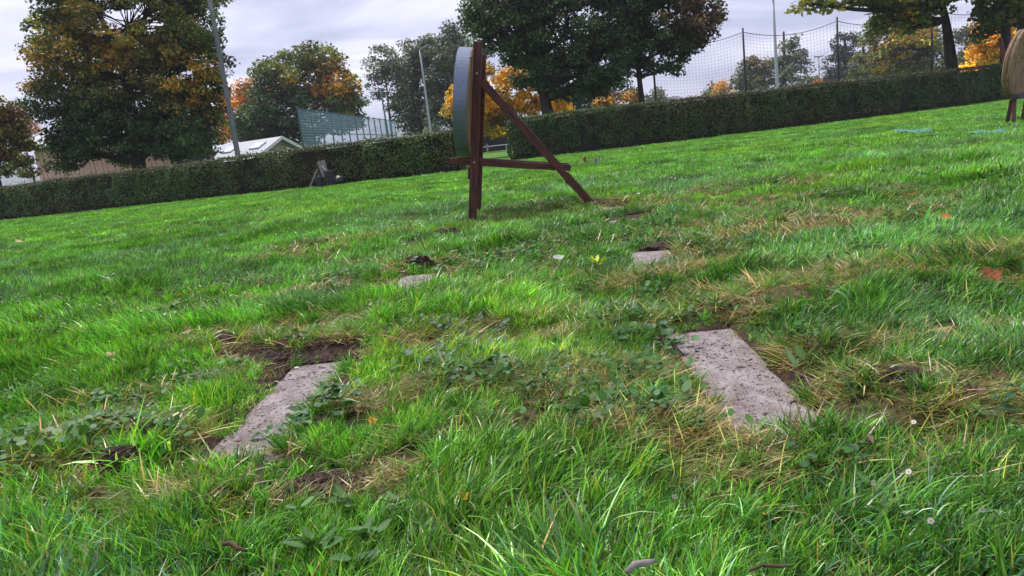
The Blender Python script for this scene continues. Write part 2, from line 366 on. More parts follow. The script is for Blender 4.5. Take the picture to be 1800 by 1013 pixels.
# ------------------------------------------------------------------ hedges
def hedge(path, h, wd, label, dens, seed, pal):
    r = np.random.default_rng(seed)
    path = np.array(path, float)
    for _ in range(4):                                    # round the corners of the path
        mid1 = path[:-1]*.75+path[1:]*.25; mid2 = path[:-1]*.25+path[1:]*.75
        path = np.concatenate([path[:1], np.stack([mid1, mid2], 1).reshape(-1, 2), path[-1:]])
    keep_ = np.concatenate([[True], np.hypot(*np.diff(path, axis=0).T) > 1e-6]); path = path[keep_]
    seg = np.diff(path, axis=0); L = np.hypot(seg[:, 0], seg[:, 1]); cum = np.concatenate([[0], np.cumsum(L)])
    root = empty('hedge', (path[0][0], path[0][1], 0)); org = np.array([path[0][0], path[0][1], 0])
    tag(root, label, 'hedge')
    def pt(s):
        i = np.clip(np.searchsorted(cum, s, side='right')-1, 0, len(L)-1); tt = (s-cum[i])/L[i]
        p = path[i]+seg[i]*tt[:, None]; d = seg[i]/L[i][:, None]
        return p, np.stack([d[:, 1], -d[:, 0]], -1)          # second = towards the camera
    core = MB(); ns = 40
    ss = np.linspace(0, cum[-1], ns); P, Nn = pt(ss)
    prof = [(-.42, 0), (-.42, .93), (.42, .93), (.42, 0)]
    for i in range(ns):
        for (a_, z_) in prof: core.v.append((P[i][0]+Nn[i][0]*a_*wd-org[0], P[i][1]+Nn[i][1]*a_*wd-org[1], z_*h))
    for i in range(ns-1):
        for k in range(3): core.f.append((i*4+k, (i+1)*4+k, (i+1)*4+k+1, i*4+k+1))
    core.f.append((0, 1, 2, 3)); core.f.append(((ns-1)*4+3, (ns-1)*4+2, (ns-1)*4+1, (ns-1)*4))
    core.build('branches', MAT['hedgecore'], root)
    tot = cum[-1]
    def scatter(n, kind):
        s = r.uniform(0, tot, n); P, Nn = pt(s)
        bulge = (fbm(s*1.1, s*0+seed, seed, 3)-.5)*0.36
        hh = h*(1+(fbm(s*.35, s*0+3, seed+5, 2)-.5)*0.10)
        if kind == 'front' or kind == 'back':
            z = r.uniform(0.02, 1, n); sg = 1 if kind == 'front' else -1
            bz = (fbm(s*2.2, z*4, seed+9, 3)-.5)*0.40
            rnd = np.where(z > .92, (z-.92)*1.2, 0)
            thin = np.where(z < .14, -r.uniform(0, .25, n), 0)
            off = sg*(wd/2+bulge+bz-rnd+thin + r.normal(0, .035, n))
            xy = P+Nn*off[:, None]; zc = z*hh; nrm = np.stack([Nn[:, 0]*sg, Nn[:, 1]*sg, np.full(n, .35)], -1)
        elif kind == 'top':
            u = r.uniform(-.5, .5, n); zc = hh + r.normal(0, .03, n) + (fbm(s*2, u*2, seed+2, 3)-.5)*.14 + np.where(r.random(n) < .05, r.uniform(0, .2, n), 0)
            xy = P+Nn*(u*wd)[:, None]; nrm = np.stack([Nn[:, 0]*.2, Nn[:, 1]*.2, np.ones(n)], -1); z = np.ones(n)
        else:
            e_ = 0 if kind == 'end0' else 1
            s[:] = 0 if e_ == 0 else tot; P, Nn = pt(np.clip(s, 0, tot-1e-6))
            d = np.stack([-Nn[:, 1], Nn[:, 0]], -1)*(-1 if e_ == 0 else 1)
            u = r.uniform(-.5, .5, n); z = r.random(n); zc = z*h*(1-np.abs(u)*.12)
            bz = (fbm(u*4, z*4, seed+8, 3)-.3)*.3
            xy = P+Nn*(u*wd)[:, None]+d*(bz+r.normal(0, .03, n)+.35*(.25-u*u)*2)[:, None]; nrm = np.stack([d[:, 0], d[:, 1], np.full(n, .3)], -1)
        return np.column_stack([xy, zc]), nrm, s, z
    parts = [scatter(int(tot*h*dens), 'front'), scatter(int(tot*h*dens*.35), 'back'), scatter(int(tot*wd*dens*1.1), 'top'),
             scatter(int(wd*h*dens*1.2), 'end0'), scatter(int(wd*h*dens*1.2), 'end1')]
    C = np.concatenate([p[0] for p in parts]); NN = np.concatenate([p[1] for p in parts]); s = np.concatenate([p[2] for p in parts]); z = np.concatenate([p[3] for p in parts])
    col = pal(s, z, C, r)
    V = leaf_quads(C-org, NN, r.uniform(.048, .09, len(C)), r, .75)
    o = link('foliage', quads_mesh('foliage', V, col, MAT['hedge']), None, root); o['kind'] = 'stuff'
    return root
def leaf_quads(C, NN, size, r, jit=1.0, aspect=.62):
    n = len(C)
    nr = NN/np.maximum(np.linalg.norm(NN, axis=1, keepdims=True), 1e-6) + r.normal(0, jit, (n, 3)); nr /= np.linalg.norm(nr, axis=1, keepdims=True)
    t_ = r.normal(0, 1, (n, 3)); t_ -= nr*(t_*nr).sum(1, keepdims=True); t_ /= np.linalg.norm(t_, axis=1, keepdims=True)
    b_ = np.cross(nr, t_); s = size[:, None]
    return np.stack([C-t_*s*.5, C+b_*s*aspect*.5-t_*s*.05+nr*s*.08, C+t_*s*.5, C-b_*s*aspect*.5-t_*s*.05+nr*s*.08], 1)
MAT['hedgecore'] = mat_noise('hedge_branches', (0.008, 0.008, 0.005), (0.03, 0.025, 0.016), 12, 0.95, 0.6)
def mixc(c, tgt, m): return c*(1-m[:, None])+np.array(tgt)*m[:, None]
def pal_left(s, z, C, r):
    n = len(s); c = np.array([.088, .138, .034])*r.uniform(.55, 1.6, (n, 1))*np.ones((n, 3))
    yl = np.clip((fbm(s*.5, z*2, 71, 3)-.52)*5, 0, 1)*r.uniform(0, 1, n)
    c = mixc(c, (.07, .115, .02), yl*.8)
    br = np.clip((fbm(s*.4+9, z*1.5, 33, 3)-.56)*6, 0, 1)*(r.random(n) < .55)
    c = mixc(c, (.12, .075, .042), br*.8)
    tp = (z > .93)*(r.random(n) < .5); c = mixc(c, (.11, .085, .06), tp*.8)
    c = mixc(c, (.16, .17, .03), (r.random(n) < .015)*1.0)
    return c
def pal_right(s, z, C, r):
    n = len(s); c = np.array([.060, .108, .030])*r.uniform(.5, 1.6, (n, 1))*np.ones((n, 3))
    u = np.exp(-((s-13)/4.5)**2)
    yl = u*np.clip((fbm(s*.9, z*2.5, 71, 3)-.38)*4, 0, 1)
    c = mixc(c, (.085, .115, .02), yl*.75*r.uniform(.2, 1, n))
    yb = np.exp(-((s-10.4)/.16)**2)*(r.random(n) < .3)*(z > .45); c = mixc(c, (.38, .30, .02), yb*.9)
    br = np.clip((fbm(s*.4+4, z*1.5, 31, 3)-.55)*6, 0, 1)*(r.random(n) < .5)*np.clip((s-3)/4, 0, 1)*np.clip((26-s)/6, 0, 1)
    c = mixc(c, (.11, .06, .036), br*.8)
    tp = (z > .9)*(r.random(n) < .55)*np.clip((s-5)/3, 0, 1); c = mixc(c, (.085, .045, .032), tp*.8)
    lit = (z < .12)*(r.random(n) < .25); c = mixc(c, (.13, .07, .03), lit*.9)
    return c
hedge([(-27, 36.6), (-22.6, 34.8), (-11, 31.4), (-1.35, 28.2)], 1.5, 1.0, 'long clipped green hedge with dry brownish top ending left of the gap', 800, 5, pal_left)
hedge([(0.85, 35.0), (5, 34.3), (11, 34.6), (19, 37.4), (28, 41.2), (37, 45)], 1.82, 1.2, 'long dark clipped hedge running right from the gap to the straw target', 800, 6, pal_right)

# ------------------------------------------------------------------ trees
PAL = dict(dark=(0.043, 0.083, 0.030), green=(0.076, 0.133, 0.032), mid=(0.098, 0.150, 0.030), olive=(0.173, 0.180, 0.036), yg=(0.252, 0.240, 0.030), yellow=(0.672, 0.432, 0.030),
           orange=(0.504, 0.228, 0.036), amber=(0.552, 0.300, 0.030), rust=(0.228, 0.094, 0.031), brown=(0.150, 0.093, 0.042), grey=(0.108, 0.133, 0.082), red=(0.240, 0.054, 0.030), pale=(0.150, 0.180, 0.090))
def tree(name, label, base, trunk, lobes, Y, base_col, spots=(), leaf=.14, dens=1.0, clump=.65, cat='tree', group=None, seed=1, per=150, droop=.25, twigs=.5, jitter=.5, depth=.9, shell=.45, trunk_top=None):
    leaf *= 1.22; per = int(per*.86)
    """base px,py or world xy; lobes in photograph pixels at depth Y; spots = (px, py, rx, ry, colour)"""
    r = np.random.default_rng(seed); k = Y/CAM_F
    bx, by = base
    org = np.array([bx, by, 0.0])
    root = empty(name, tuple(org)); tag(root, label, cat, group)
    lob = []
    for L in lobes:
        dy = r.uniform(-.35, .35)*L[2]*k if len(L) < 5 else L[4]
        c = at(L[0], L[1], Y+dy); lob.append((c, np.array([L[2]*k, L[2]*k*depth, L[3]*k])))
    zmax = max(c[2] for c, _ in lob)
    # trunk and limbs
    tb = MB(); tr_, lean = trunk
    top = np.array([bx+lean[0], by+lean[1], lean[2]]) - org
    nseg = 7; tp = []
    for i in range(nseg+1):
        f_ = i/nseg
        tp.append(top*f_ + np.array([math.sin(f_*4+seed), math.cos(f_*3.1+seed), 0])*tr_*.35*f_)
    rad = [tr_*(1.35 if i == 0 else (1-.62*i/nseg)) for i in range(nseg+1)]
    tb.tube(tp, rad, 9)
    ends = []
    for c, rr in lob:
        c_ = c-org
        zs = np.clip((c_[2]-rr[2]*.6)/max(top[2], .1), .3, 1); a0 = np.array(tp[int(round(zs*nseg))]); 
        mid = a0*.5+c_*.5 + r.normal(0, .12, 3)*np.linalg.norm(c_-a0)*.5 + np.array([0, 0, -.08*np.linalg.norm(c_-a0)])
        pts = []
        for f_ in np.linspace(0, 1, 7): pts.append(a0*(1-f_)**2+mid*2*f_*(1-f_)+c_*f_*f_)
        rl = tr_*.42*np.linspace(1, .28, 7); tb.tube(pts, list(rl), 6); ends.append((pts, rl[-1]))
    C = []; CR = []
    for li, (c, rr) in enumerate(lob):
        area = rr[0]*rr[2]*math.pi
        n = max(4, int(area/(clump*clump)*1.55*dens))
        d = r.normal(0, 1, (n, 3)); d /= np.linalg.norm(d, axis=1, keepdims=True)
        rad_ = r.uniform(shell, 1.0, n)**.6
        p = c+d*rr*rad_[:, None]
        C.append(p); CR += [clump*v for v in r.uniform(.6, 1.25, n)]
        pts, r0_ = ends[li]
        for j in range(int(n*twigs)):
            st = pts[r.integers(3, 7)]; en = p[j]-org
            m2 = (st+en)/2 + r.normal(0, .1, 3)*np.linalg.norm(en-st)
            tb.tube([st, st*.45+m2*.4+en*.15, m2*.35+en*.65, en], [r0_*.75, r0_*.55, r0_*.4, r0_*.18], 4, caps=False)
    C = np.concatenate(C); CR = np.array(CR)
    ok = C[:, 2] > .9; C = C[ok]; CR = CR[ok]
    tb.build('trunk', MAT['bark'], root, smooth=True)
    # leaves
    nl = np.maximum(8, (per*(CR/clump)**2).astype(int)); idx = np.repeat(np.arange(len(C)), nl); n = len(idx)
    d = r.normal(0, 1, (n, 3)); d /= np.linalg.norm(d, axis=1, keepdims=True)
    rad_ = r.uniform(0, 1, n)**.45
    flat = np.array([1.15, 1.15, .62])
    pos = C[idx]+d*flat*(CR[idx]*rad_)[:, None]; pos[:, 2] -= droop*CR[idx]*(d[:, 0]**2+d[:, 1]**2)*rad_
    cc = np.array(PAL[base_col] if isinstance(base_col, str) else base_col)[None]*np.ones((len(C), 3))
    lay = []
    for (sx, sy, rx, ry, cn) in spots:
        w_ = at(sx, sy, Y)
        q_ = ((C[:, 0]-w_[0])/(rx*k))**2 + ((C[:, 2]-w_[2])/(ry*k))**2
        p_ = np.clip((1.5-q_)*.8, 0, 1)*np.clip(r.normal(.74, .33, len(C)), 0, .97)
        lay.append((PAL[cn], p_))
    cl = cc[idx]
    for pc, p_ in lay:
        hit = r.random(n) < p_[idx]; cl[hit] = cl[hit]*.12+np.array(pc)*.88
    col = cl*np.exp(r.normal(0, jitter*.75, (len(C), 1)))[idx]*r.uniform(.6, 1.45, (n, 1)); col[:, 0] *= r.uniform(.8, 1.3, n)
    nn = d*.6+np.array([0, 0, .7])
    V = leaf_quads(pos-org, nn, leaf*r.uniform(.65, 1.3, n), r, .7, .7)
    o = link('crown', quads_mesh('crown', V, col, MAT['leaf']), None, root); o['kind'] = 'stuff'
    return root
def bxy(px, Y, py=200): p = at(px, py, Y); return (p[0], Y)

tree('maple_tree', 'huge spreading tree with dark lower skirt and orange tips above the left hedge', bxy(243, 41, 290), (.42, (0.2, 0, 7.5)),
     [(230,40,120,75),(120,110,70,62),(235,140,105,75),(330,110,62,85),(100,190,52,62),(190,235,100,52),(310,225,75,58),(135,-50,120,60),(300,-50,105,70),(110,30,60,50),(360,170,35,50),(225,205,100,60),(120,265,40,35),(330,40,55,60)],
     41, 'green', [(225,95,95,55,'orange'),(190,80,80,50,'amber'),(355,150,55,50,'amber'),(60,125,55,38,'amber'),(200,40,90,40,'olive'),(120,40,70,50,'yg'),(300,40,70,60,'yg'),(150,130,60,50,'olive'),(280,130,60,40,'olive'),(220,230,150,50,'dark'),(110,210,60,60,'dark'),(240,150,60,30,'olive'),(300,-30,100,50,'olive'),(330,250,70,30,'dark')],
     leaf=.145, dens=1.12, clump=.6, seed=11, per=145)
tree('maple_tree', 'low yellow green and reddish tree cut off by the left picture edge', bxy(-8, 38, 300), (.16, (0, 0, 3)),
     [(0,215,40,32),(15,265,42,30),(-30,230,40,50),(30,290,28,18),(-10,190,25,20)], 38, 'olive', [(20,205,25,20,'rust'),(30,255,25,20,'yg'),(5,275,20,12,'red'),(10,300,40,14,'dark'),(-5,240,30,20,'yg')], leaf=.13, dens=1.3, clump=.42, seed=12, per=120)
tree('beech_tree', 'small russet tree above the grey shed roof at far left', bxy(42, 75, 240), (.15, (0, 0, 6)), [(42,225,22,22),(30,240,20,14)], 75, 'rust', [(42,215,20,15,'orange')], leaf=.2, dens=1.0, clump=.7, seed=13, per=70)
tree('oak_tree', 'broad rounded oak with orange right side behind the blue fence', bxy(535, 76, 240), (.45, (0, 0, 9)),
     [(520,135,68,48),(590,150,40,48),(480,165,42,55),(545,200,92,42),(455,215,42,40),(555,110,40,30),(610,185,25,40),(500,240,60,30)],
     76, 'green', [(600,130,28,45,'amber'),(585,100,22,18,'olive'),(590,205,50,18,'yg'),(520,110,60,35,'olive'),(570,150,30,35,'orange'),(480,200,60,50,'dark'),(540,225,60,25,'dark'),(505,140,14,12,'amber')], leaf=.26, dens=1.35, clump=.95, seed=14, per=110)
tree('beech_tree', 'orange beech left of the broad oak, behind the pole', bxy(425, 88, 240), (.3, (0, 0, 8)), [(425,190,36,45),(405,225,30,26),(450,170,26,30),(440,228,30,22)], 88, 'orange', [(415,215,30,30,'amber'),(450,215,20,18,'rust'),(440,160,20,20,'rust')], leaf=.26, dens=1.4, clump=.95, seed=15, per=110)
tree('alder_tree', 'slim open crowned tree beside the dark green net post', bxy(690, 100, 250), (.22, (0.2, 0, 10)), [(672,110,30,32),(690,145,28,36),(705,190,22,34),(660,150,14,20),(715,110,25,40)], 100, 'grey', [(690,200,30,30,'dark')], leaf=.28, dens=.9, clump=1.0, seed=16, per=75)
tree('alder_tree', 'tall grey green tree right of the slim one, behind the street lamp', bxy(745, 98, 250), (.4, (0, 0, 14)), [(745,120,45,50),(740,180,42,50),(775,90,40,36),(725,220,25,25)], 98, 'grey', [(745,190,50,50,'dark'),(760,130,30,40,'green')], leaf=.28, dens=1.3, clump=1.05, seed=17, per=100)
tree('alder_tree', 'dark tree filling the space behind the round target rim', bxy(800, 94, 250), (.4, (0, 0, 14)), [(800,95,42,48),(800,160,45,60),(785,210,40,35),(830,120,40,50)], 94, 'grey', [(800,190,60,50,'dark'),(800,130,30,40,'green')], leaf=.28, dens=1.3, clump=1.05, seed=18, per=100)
tree('maple_tree', 'bright yellow maple glowing behind the wooden target stand', bxy(915, 50, 240), (.16, (-0.6, 0, 4)),
     [(870,165,75,42),(830,180,42,36),(905,205,45,25),(870,215,35,30),(960,180,32,22),(985,195,18,14),(835,130,20,24),(905,130,30,20)], 50, 'yellow', [(860,220,40,18,'yg'),(905,210,30,15,'olive'),(830,200,20,12,'yg'),(880,130,30,12,'orange'),(960,185,30,20,'amber')], leaf=.17, dens=1.15, clump=.55, seed=19, per=100)
tree('maple_tree', 'large dark maple with thick trunk over the right hedge end', bxy(966, 43, 215), (.46, (-0.2, 0, 5.2)),
     [(905,35,85,50),(1000,50,95,70),(1000,128,66,40),(945,118,50,36),(960,-30,130,50),(860,15,45,50),(1060,100,50,50),(1050,145,40,26),(915,80,40,30)],
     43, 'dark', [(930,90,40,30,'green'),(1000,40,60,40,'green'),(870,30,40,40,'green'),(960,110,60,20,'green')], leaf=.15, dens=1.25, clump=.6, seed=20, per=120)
tree('maple_tree', 'dark maple with brown tinged right side and slender trunk over hedge', bxy(1131, 45, 195), (.22, (-0.1, 0, 6.5)),
     [(1165,40,75,55),(1225,25,45,42),(1120,90,50,45),(1110,-20,90,50),(1195,75,40,30),(1090,50,50,60),(1160,-30,90,40),(1230,60,28,20),(1180,115,16,14)],
     45, 'dark', [(1240,25,40,45,'brown'),(1225,60,40,20,'brown'),(1150,50,40,40,'green'),(1200,20,25,25,'rust')], leaf=.16, dens=1.05, clump=.55, seed=21, per=110, twigs=.8)
tree('russet_bush', 'low russet bush between the two dark maple trunks', bxy(1085, 60, 200), (.12, (0, 0, 2.5)), [(1085,180,40,18),(1060,190,25,14),(1110,185,22,16)], 60, 'brown', [(1085,178,40,12,'amber')], leaf=.17, dens=1.3, clump=.55, seed=22, per=80, cat='bush')
tree('conifer', 'dark evergreen clump directly right of the thick maple trunk', bxy(1020, 64, 205), (.2, (0, 0, 4)), [(1015,175,32,34),(1045,160,28,30),(1000,195,30,18),(1075,160,40,20)], 64, 'dark', [], leaf=.2, dens=1.5, clump=.7, seed=23, per=90)
tree('ash_tree', 'hazy pale tree with a white gabled house beneath it', bxy(1150, 170, 190), (.3, (0, 0, 8)), [(1150,168,14,16),(1162,165,10,12),(1178,182,12,6)], 170, 'pale', [], leaf=.5, dens=1.3, clump=1.6, seed=24, per=60)
tree('ash_tree', 'tiny reddish tree on the skyline left of the amber tree', bxy(1214, 190, 190), (.25, (0, 0, 5)), [(1213,178,10,8),(1205,184,8,5),(1222,184,8,5)], 190, 'grey', [(1215,174,8,6,'rust')], leaf=.5, dens=1.4, clump=1.4, seed=25, per=60)
tree('lime_tree', 'small grey green tree left of and behind the amber tree', bxy(1254, 165, 190), (.3, (0, 0, 9)), [(1256,158,15,16),(1248,170,12,12)], 165, 'grey', [], leaf=.48, dens=1.2, clump=1.5, seed=26, per=60)
tree('maple_tree', 'small amber tree glowing low over the hedge below the net', bxy(1272, 150, 190), (.3, (0, 0, 6)), [(1270,168,16,12),(1272,155,11,11),(1285,177,8,8)], 150, 'amber', [(1286,176,8,6,'rust')], leaf=.45, dens=1.5, clump=1.3, seed=27, per=70)
tree('lime_tree', 'round hazy green tree with orange top left of the tall floodlight', bxy(1322, 125, 180), (.4, (0, 0, 10)), [(1325,128,27,30),(1310,145,20,25),(1340,145,20,25),(1330,165,30,14)], 125, 'grey', [(1335,102,16,9,'orange'),(1350,108,8,7,'orange'),(1320,140,25,25,'olive')], leaf=.38, dens=1.35, clump=1.2, seed=28, per=80)
tree('ash_tree', 'airy grey tree with sky showing through right of the tall floodlight', bxy(1382, 122, 180), (.4, (0, 0, 13)), [(1388,95,27,28),(1395,125,26,28),(1372,130,20,30),(1380,155,26,15)], 122, 'grey', [(1385,155,30,18,'olive'),(1390,90,20,15,'pale')], leaf=.36, dens=.75, clump=1.1, seed=29, per=70, twigs=.9)
tree('ash_tree', 'dome shaped dark grey tree behind the second net post', bxy(1487, 140, 160), (.45, (0, 0, 13)), [(1489,85,25,30),(1495,120,30,30),(1475,120,24,28),(1465,140,18,14)], 140, (.038, .044, .034), [], leaf=.36, dens=.95, clump=1.2, seed=30, per=75, twigs=.9)
tree('maple_tree', 'little flame orange tree near the red roof', bxy(1446, 150, 160), (.25, (0, 0, 4)), [(1447,145,14,7),(1438,150,12,5)], 150, 'orange', [], leaf=.4, dens=1.6, clump=1.0, seed=31, per=70)
tree('ash_tree', 'low hazy bush line under the dome shaped tree', bxy(1420, 155, 170), (.2, (0, 0, 4)), [(1425,140,14,6),(1418,150,18,6),(1460,150,14,6)], 155, 'grey', [(1400,152,10,5,'rust')], leaf=.45, dens=1.5, clump=1.2, seed=32, per=60)
tree('lime_tree', 'olive green tree left of the yellow tinted maple at the net', bxy(1520, 112, 150), (.4, (0, 0, 9)), [(1520,115,24,26),(1505,130,14,18),(1535,130,24,18)], 112, 'olive', [(1520,130,25,15,'mid')], leaf=.34, dens=1.35, clump=1.1, seed=33, per=85)
tree('maple_tree', 'wide yellow and green maple between the leaning trunk and net posts', bxy(1600, 78, 130), (.35, (0, 0, 8)),
     [(1590,85,48,45),(1560,65,32,30),(1635,105,38,32),(1555,110,30,25),(1620,60,35,30),(1590,120,40,18)], 78, (.15, .16, .028), [(1570,75,26,14,'yellow'),(1560,110,18,14,'yellow'),(1620,45,40,22,'amber'),(1600,90,30,14,'yg'),(1645,110,20,14,'yg'),(1590,60,22,10,'amber'),(1605,115,30,12,'olive')], leaf=.26, dens=1.35, clump=.85, seed=34, per=95)
tree('lime_tree', 'hazy grey green tree just right of the leaning trunk', bxy(1700, 112, 130), (.35, (0, 0, 10)), [(1702,75,22,28),(1700,105,24,20),(1725,95,18,25)], 112, 'grey', [(1705,110,25,14,'olive')], leaf=.34, dens=1.2, clump=1.1, seed=35, per=85)
tree('maple_tree', 'bright yellow maple behind the straw target at the right edge', bxy(1750, 62, 110), (.28, (0, 0, 7)),
     [(1745,60,32,45),(1765,90,32,32),(1730,95,24,24),(1790,40,40,50),(1715,115,16,10)], 62, 'yellow', [(1735,45,24,20,'amber'),(1790,70,25,20,'yg'),(1750,75,16,12,'olive'),(1725,65,14,20,'orange')], leaf=.22, dens=1.2, clump=.7, seed=36, per=95)
tree('chestnut_tree', 'leaning dark trunk with spreading yellow green leaves at upper right', bxy(1682, 44, 110), (.46, (-0.85, 0, 5.6)),
     [(1600,18,58,24),(1560,35,42,16),(1620,-40,110,45),(1470,-6,62,14),(1425,6,32,11),(1560,-25,70,35),(1600,48,26,10),(1680,-50,80,40)],
     44, 'olive', [(1440,15,60,20,'yg'),(1600,20,40,20,'mid'),(1430,22,18,8,'amber'),(1550,40,30,10,'mid'),(1590,20,18,10,'amber'),(1620,-20,80,30,'yg')], leaf=.24, dens=.95, clump=.5, seed=37, per=42, twigs=.9, droop=.5)
tree('chestnut_tree', 'pair of dark trunks under green leaves behind the straw target', bxy(1768, 42, 100), (.38, (-0.1, 0, 5.6)),
     [(1745,10,34,22),(1770,-30,70,30),(1725,40,18,14),(1730,55,26,8),(1800,-10,40,40),(1785,25,25,18)], 42, 'mid', [(1745,10,30,20,'olive'),(1730,50,26,14,'dark'),(1780,10,20,20,'yg')], leaf=.22, dens=1.05, clump=.5, seed=38, per=55, twigs=.8)
tr2 = [o for o in bpy.data.objects if o.name.startswith('trunk')][-1]
t2 = MB(); p0 = at(1792, 100, 43)
t2.tube([(p0[0]-.1, 43, 0), (p0[0], 43, 2.2), (p0[0]+.25, 43.05, 5.2), (p0[0]+.4, 43.1, 8)], [.36, .27, .22, .16], 9)
org = tr2.parent.location; t2.v = [(v[0]-org.x, v[1]-org.y, v[2]) for v in t2.v]
t2.build('trunk', MAT['bark'], tr2.parent, smooth=True)

# ------------------------------------------------------------------ buildings
root = empty('timber_clad_building', tuple(at(180, 300, 50)*np.array([1, 1, 0])), 0); tag(root, 'pinkish timber clad building with grey roof behind the huge spreading tree', 'building')
ro = np.array(root.location)
x0, x1 = at(64, 290, 50)[0], at(300, 290, 50)[0]; eave = at(82, 262, 50)[2]
wb = MB(); wb.box(((x0+x1)/2-ro[0], 4.1, eave/2), (x1-x0-.1, 8, eave)); wb.build('wall', MAT['netdark'], root)
pm = MB(); pm.box((0, 0, 0), (.235, .035, eave-.1)); pme = pm.mesh('plank', MAT['timber'], bevel=.006)
xp = x0+.12
i = 0
while xp < x1:
    p = link('plank', pme, None, root); p.location = (xp-ro[0], .06 + .012*((i*7) % 3), eave/2); p.rotation_euler.z = random.uniform(-.02, .02); xp += .262; i += 1
rb = MB()
ra = [(x0-1.4, -.6, eave-.05), (x1+.5, -.6, eave-.05), (x1+.5, 4, eave+1.35), (x0-1.4, 4, eave+1.35), (x1+.5, 8.6, eave-.05), (x0-1.4, 8.6, eave-.05)]
up = .14
rb.add([(v[0]-ro[0], v[1], v[2]) for v in ra] + [(v[0]-ro[0], v[1], v[2]+up) for v in ra], [(0,3,2,1),(3,5,4,2),(6,7,8,9),(9,8,10,11),(0,1,7,6),(5,11,10,4),(0,6,9,3),(3,9,11,5),(1,2,8,7),(2,4,10,8)])
rb.build('roof', MAT['roof'], root)
sb = MB()
for sx in np.arange(x0-1.2, x1+.4, .9):
    sb.bar((sx-ro[0], -.6, eave+.115), (sx-ro[0], 3.97, eave+1.51), .05, .05)
sb.build('roof_seams', MAT['roof'], root)
gt = MB(); gt.box(((x0+x1)/2-.45-ro[0], -.66, eave+.02), (x1-x0+1.9, .1, .12)); gt.build('gutter', MAT['black'], root)

def gabled(name, label, loc, rz, L, W, eave, ridge, wallm, roofm, lights=0, windows=(), over=.35):
    r_ = empty(name, loc, rz); tag(r_, label, 'building')
    w_ = MB(); e2 = ridge-(ridge-eave)*.04
    w_.add([(-L/2,-W/2,0),(L/2,-W/2,0),(L/2,W/2,0),(-L/2,W/2,0),(-L/2,-W/2,eave),(L/2,-W/2,eave),(L/2,W/2,eave),(-L/2,W/2,eave),(-L/2,0,ridge),(L/2,0,ridge)],
           [(0,1,5,4),(2,3,7,6),(1,2,6,9,5),(3,0,4,8,7),(4,5,9,8),(6,7,8,9)]); w_.build('wall', wallm, r_)
    rb = MB(); th = .16; dz = (ridge-eave)/(W/2)*over; x_ = L/2+over
    for sg in (-1, 1):
        P = [(-x_, sg*(W/2+over), eave-dz+.02), (x_, sg*(W/2+over), eave-dz+.02), (x_, 0, ridge+.02), (-x_, 0, ridge+.02)]
        rb.add(P+[(p[0], p[1], p[2]+th) for p in P], [(0,1,2,3),(7,6,5,4),(0,4,5,1),(1,5,6,2),(3,7,4,0)])
    rf = rb.build('roof', roofm, r_)
    bb = MB()
    for sg in (-1, 1): bb.bar((x_+.03, sg*(W/2+over), eave-dz+.06), (x_+.03, 0, ridge+.08), .05, .24)
    bb.build('bargeboard', MAT['white'], r_)
    for j in range(lights):
        sk = MB(); xx = -L/2+L*(j+.7)/lights; f_ = .45; yc = -W/2*f_; zc = ridge-(ridge-eave)*f_+th+.07
        sk.box((xx, yc, zc), (1.1, 1.0, .14), Euler((math.atan2(ridge-eave, W/2), 0, 0)).to_matrix()); s_ = sk.build('skylight', MAT['rooflight'], r_, bevel=.02)
    for (fx, y_, z_, ww, hh) in windows:
        wn = MB(); wn.box((fx, y_, z_), (.09, ww, hh)); wn.build('window', MAT['glass'], r_)
    return r_
pv = at(432, 265, 62)
gabled('pavilion', 'low pavilion with pale sheet roof and skylights beneath the grey pole', (pv[0]-1.2, 63.5, 0), math.radians(-30), 9.5, 5.6, 1.95, 3.25, MAT['render'], MAT['roof'], 3, [(4.77, -.4, 2.0, .7, .7), (4.77, .7, 2.0, .7, .7)], over=.5)
hp = at(1163, 186, 172)
gabled('cottage', 'tiny far white gabled house with slate roof right of the slender trunk', (hp[0], 172, 0), math.radians(-35), 8, 6, 4.0, 6.6, MAT['white'], MAT['slate'], 0, [(4.05, 0, 4.6, 1, 1.2)])
hp = at(1414, 154, 175)
gabled('cottage', 'far house with red roof peeping over the hedge under the net', (hp[0], 175, 0), math.radians(8), 9, 7, 4.4, 6.0, MAT['white'], MAT['redtile'], 0)

# ------------------------------------------------------------------ poles, lamps, nets, fence
def vert(px, py, Y, top_z, r0, r1, name, label, cat, mat, group=None, nseg=5):
    p = at(px, py, Y); rt = empty(name, (p[0], Y, 0)); tag(rt, label, cat, group)
    mb = MB(); mb.tube([(0, 0, top_z*i/nseg) for i in range(nseg+1)], [r0+(r1-r0)*i/nseg for i in range(nseg+1)], 10); mb.build('pole', mat, rt, smooth=True)
    return rt
rt = vert(418, 272, 38.5, 9.6, .135, .10, 'utility_pole', 'tall grey pole with step pegs standing behind the left hedge', 'pole', MAT['pole'])
for i in range(9):
    pg = MB(); z = 5.2+i*.45; sgn = 1 if i % 2 else -1
    pg.bar((sgn*.10, 0, z), (sgn*.30, 0, z+.03), .025, .025); pg.build('step_peg', MAT['metalpost'], rt)
def lamp(px, py, Y, h, label, heads, name='street_lamp', group=None, r0=.13):
    rt = vert(px, py, Y, h, r0, r0*.5, name, label, 'lamp post', MAT['metalpost'], group)
    for (dx, ln, tilt) in heads:
        am = MB(); am.bar((0, 0, h-.05), (dx*.5, 0, h+.08), .09, .09); am.build('arm', MAT['metalpost'], rt)
        hd = MB(); hd.box((0, 0, 0), (ln, .5, .22)); o = hd.build('lamp_head', MAT['pole'], rt, bevel=.05); o.location = (dx, 0, h+.12+abs(dx)*.1); o.rotation_euler.y = tilt
    return rt
lamp(757, 232, 72, 10.1, 'grey street lamp with short arm left of the round target', [(.45, 1.0, -.35)], r0=.14)
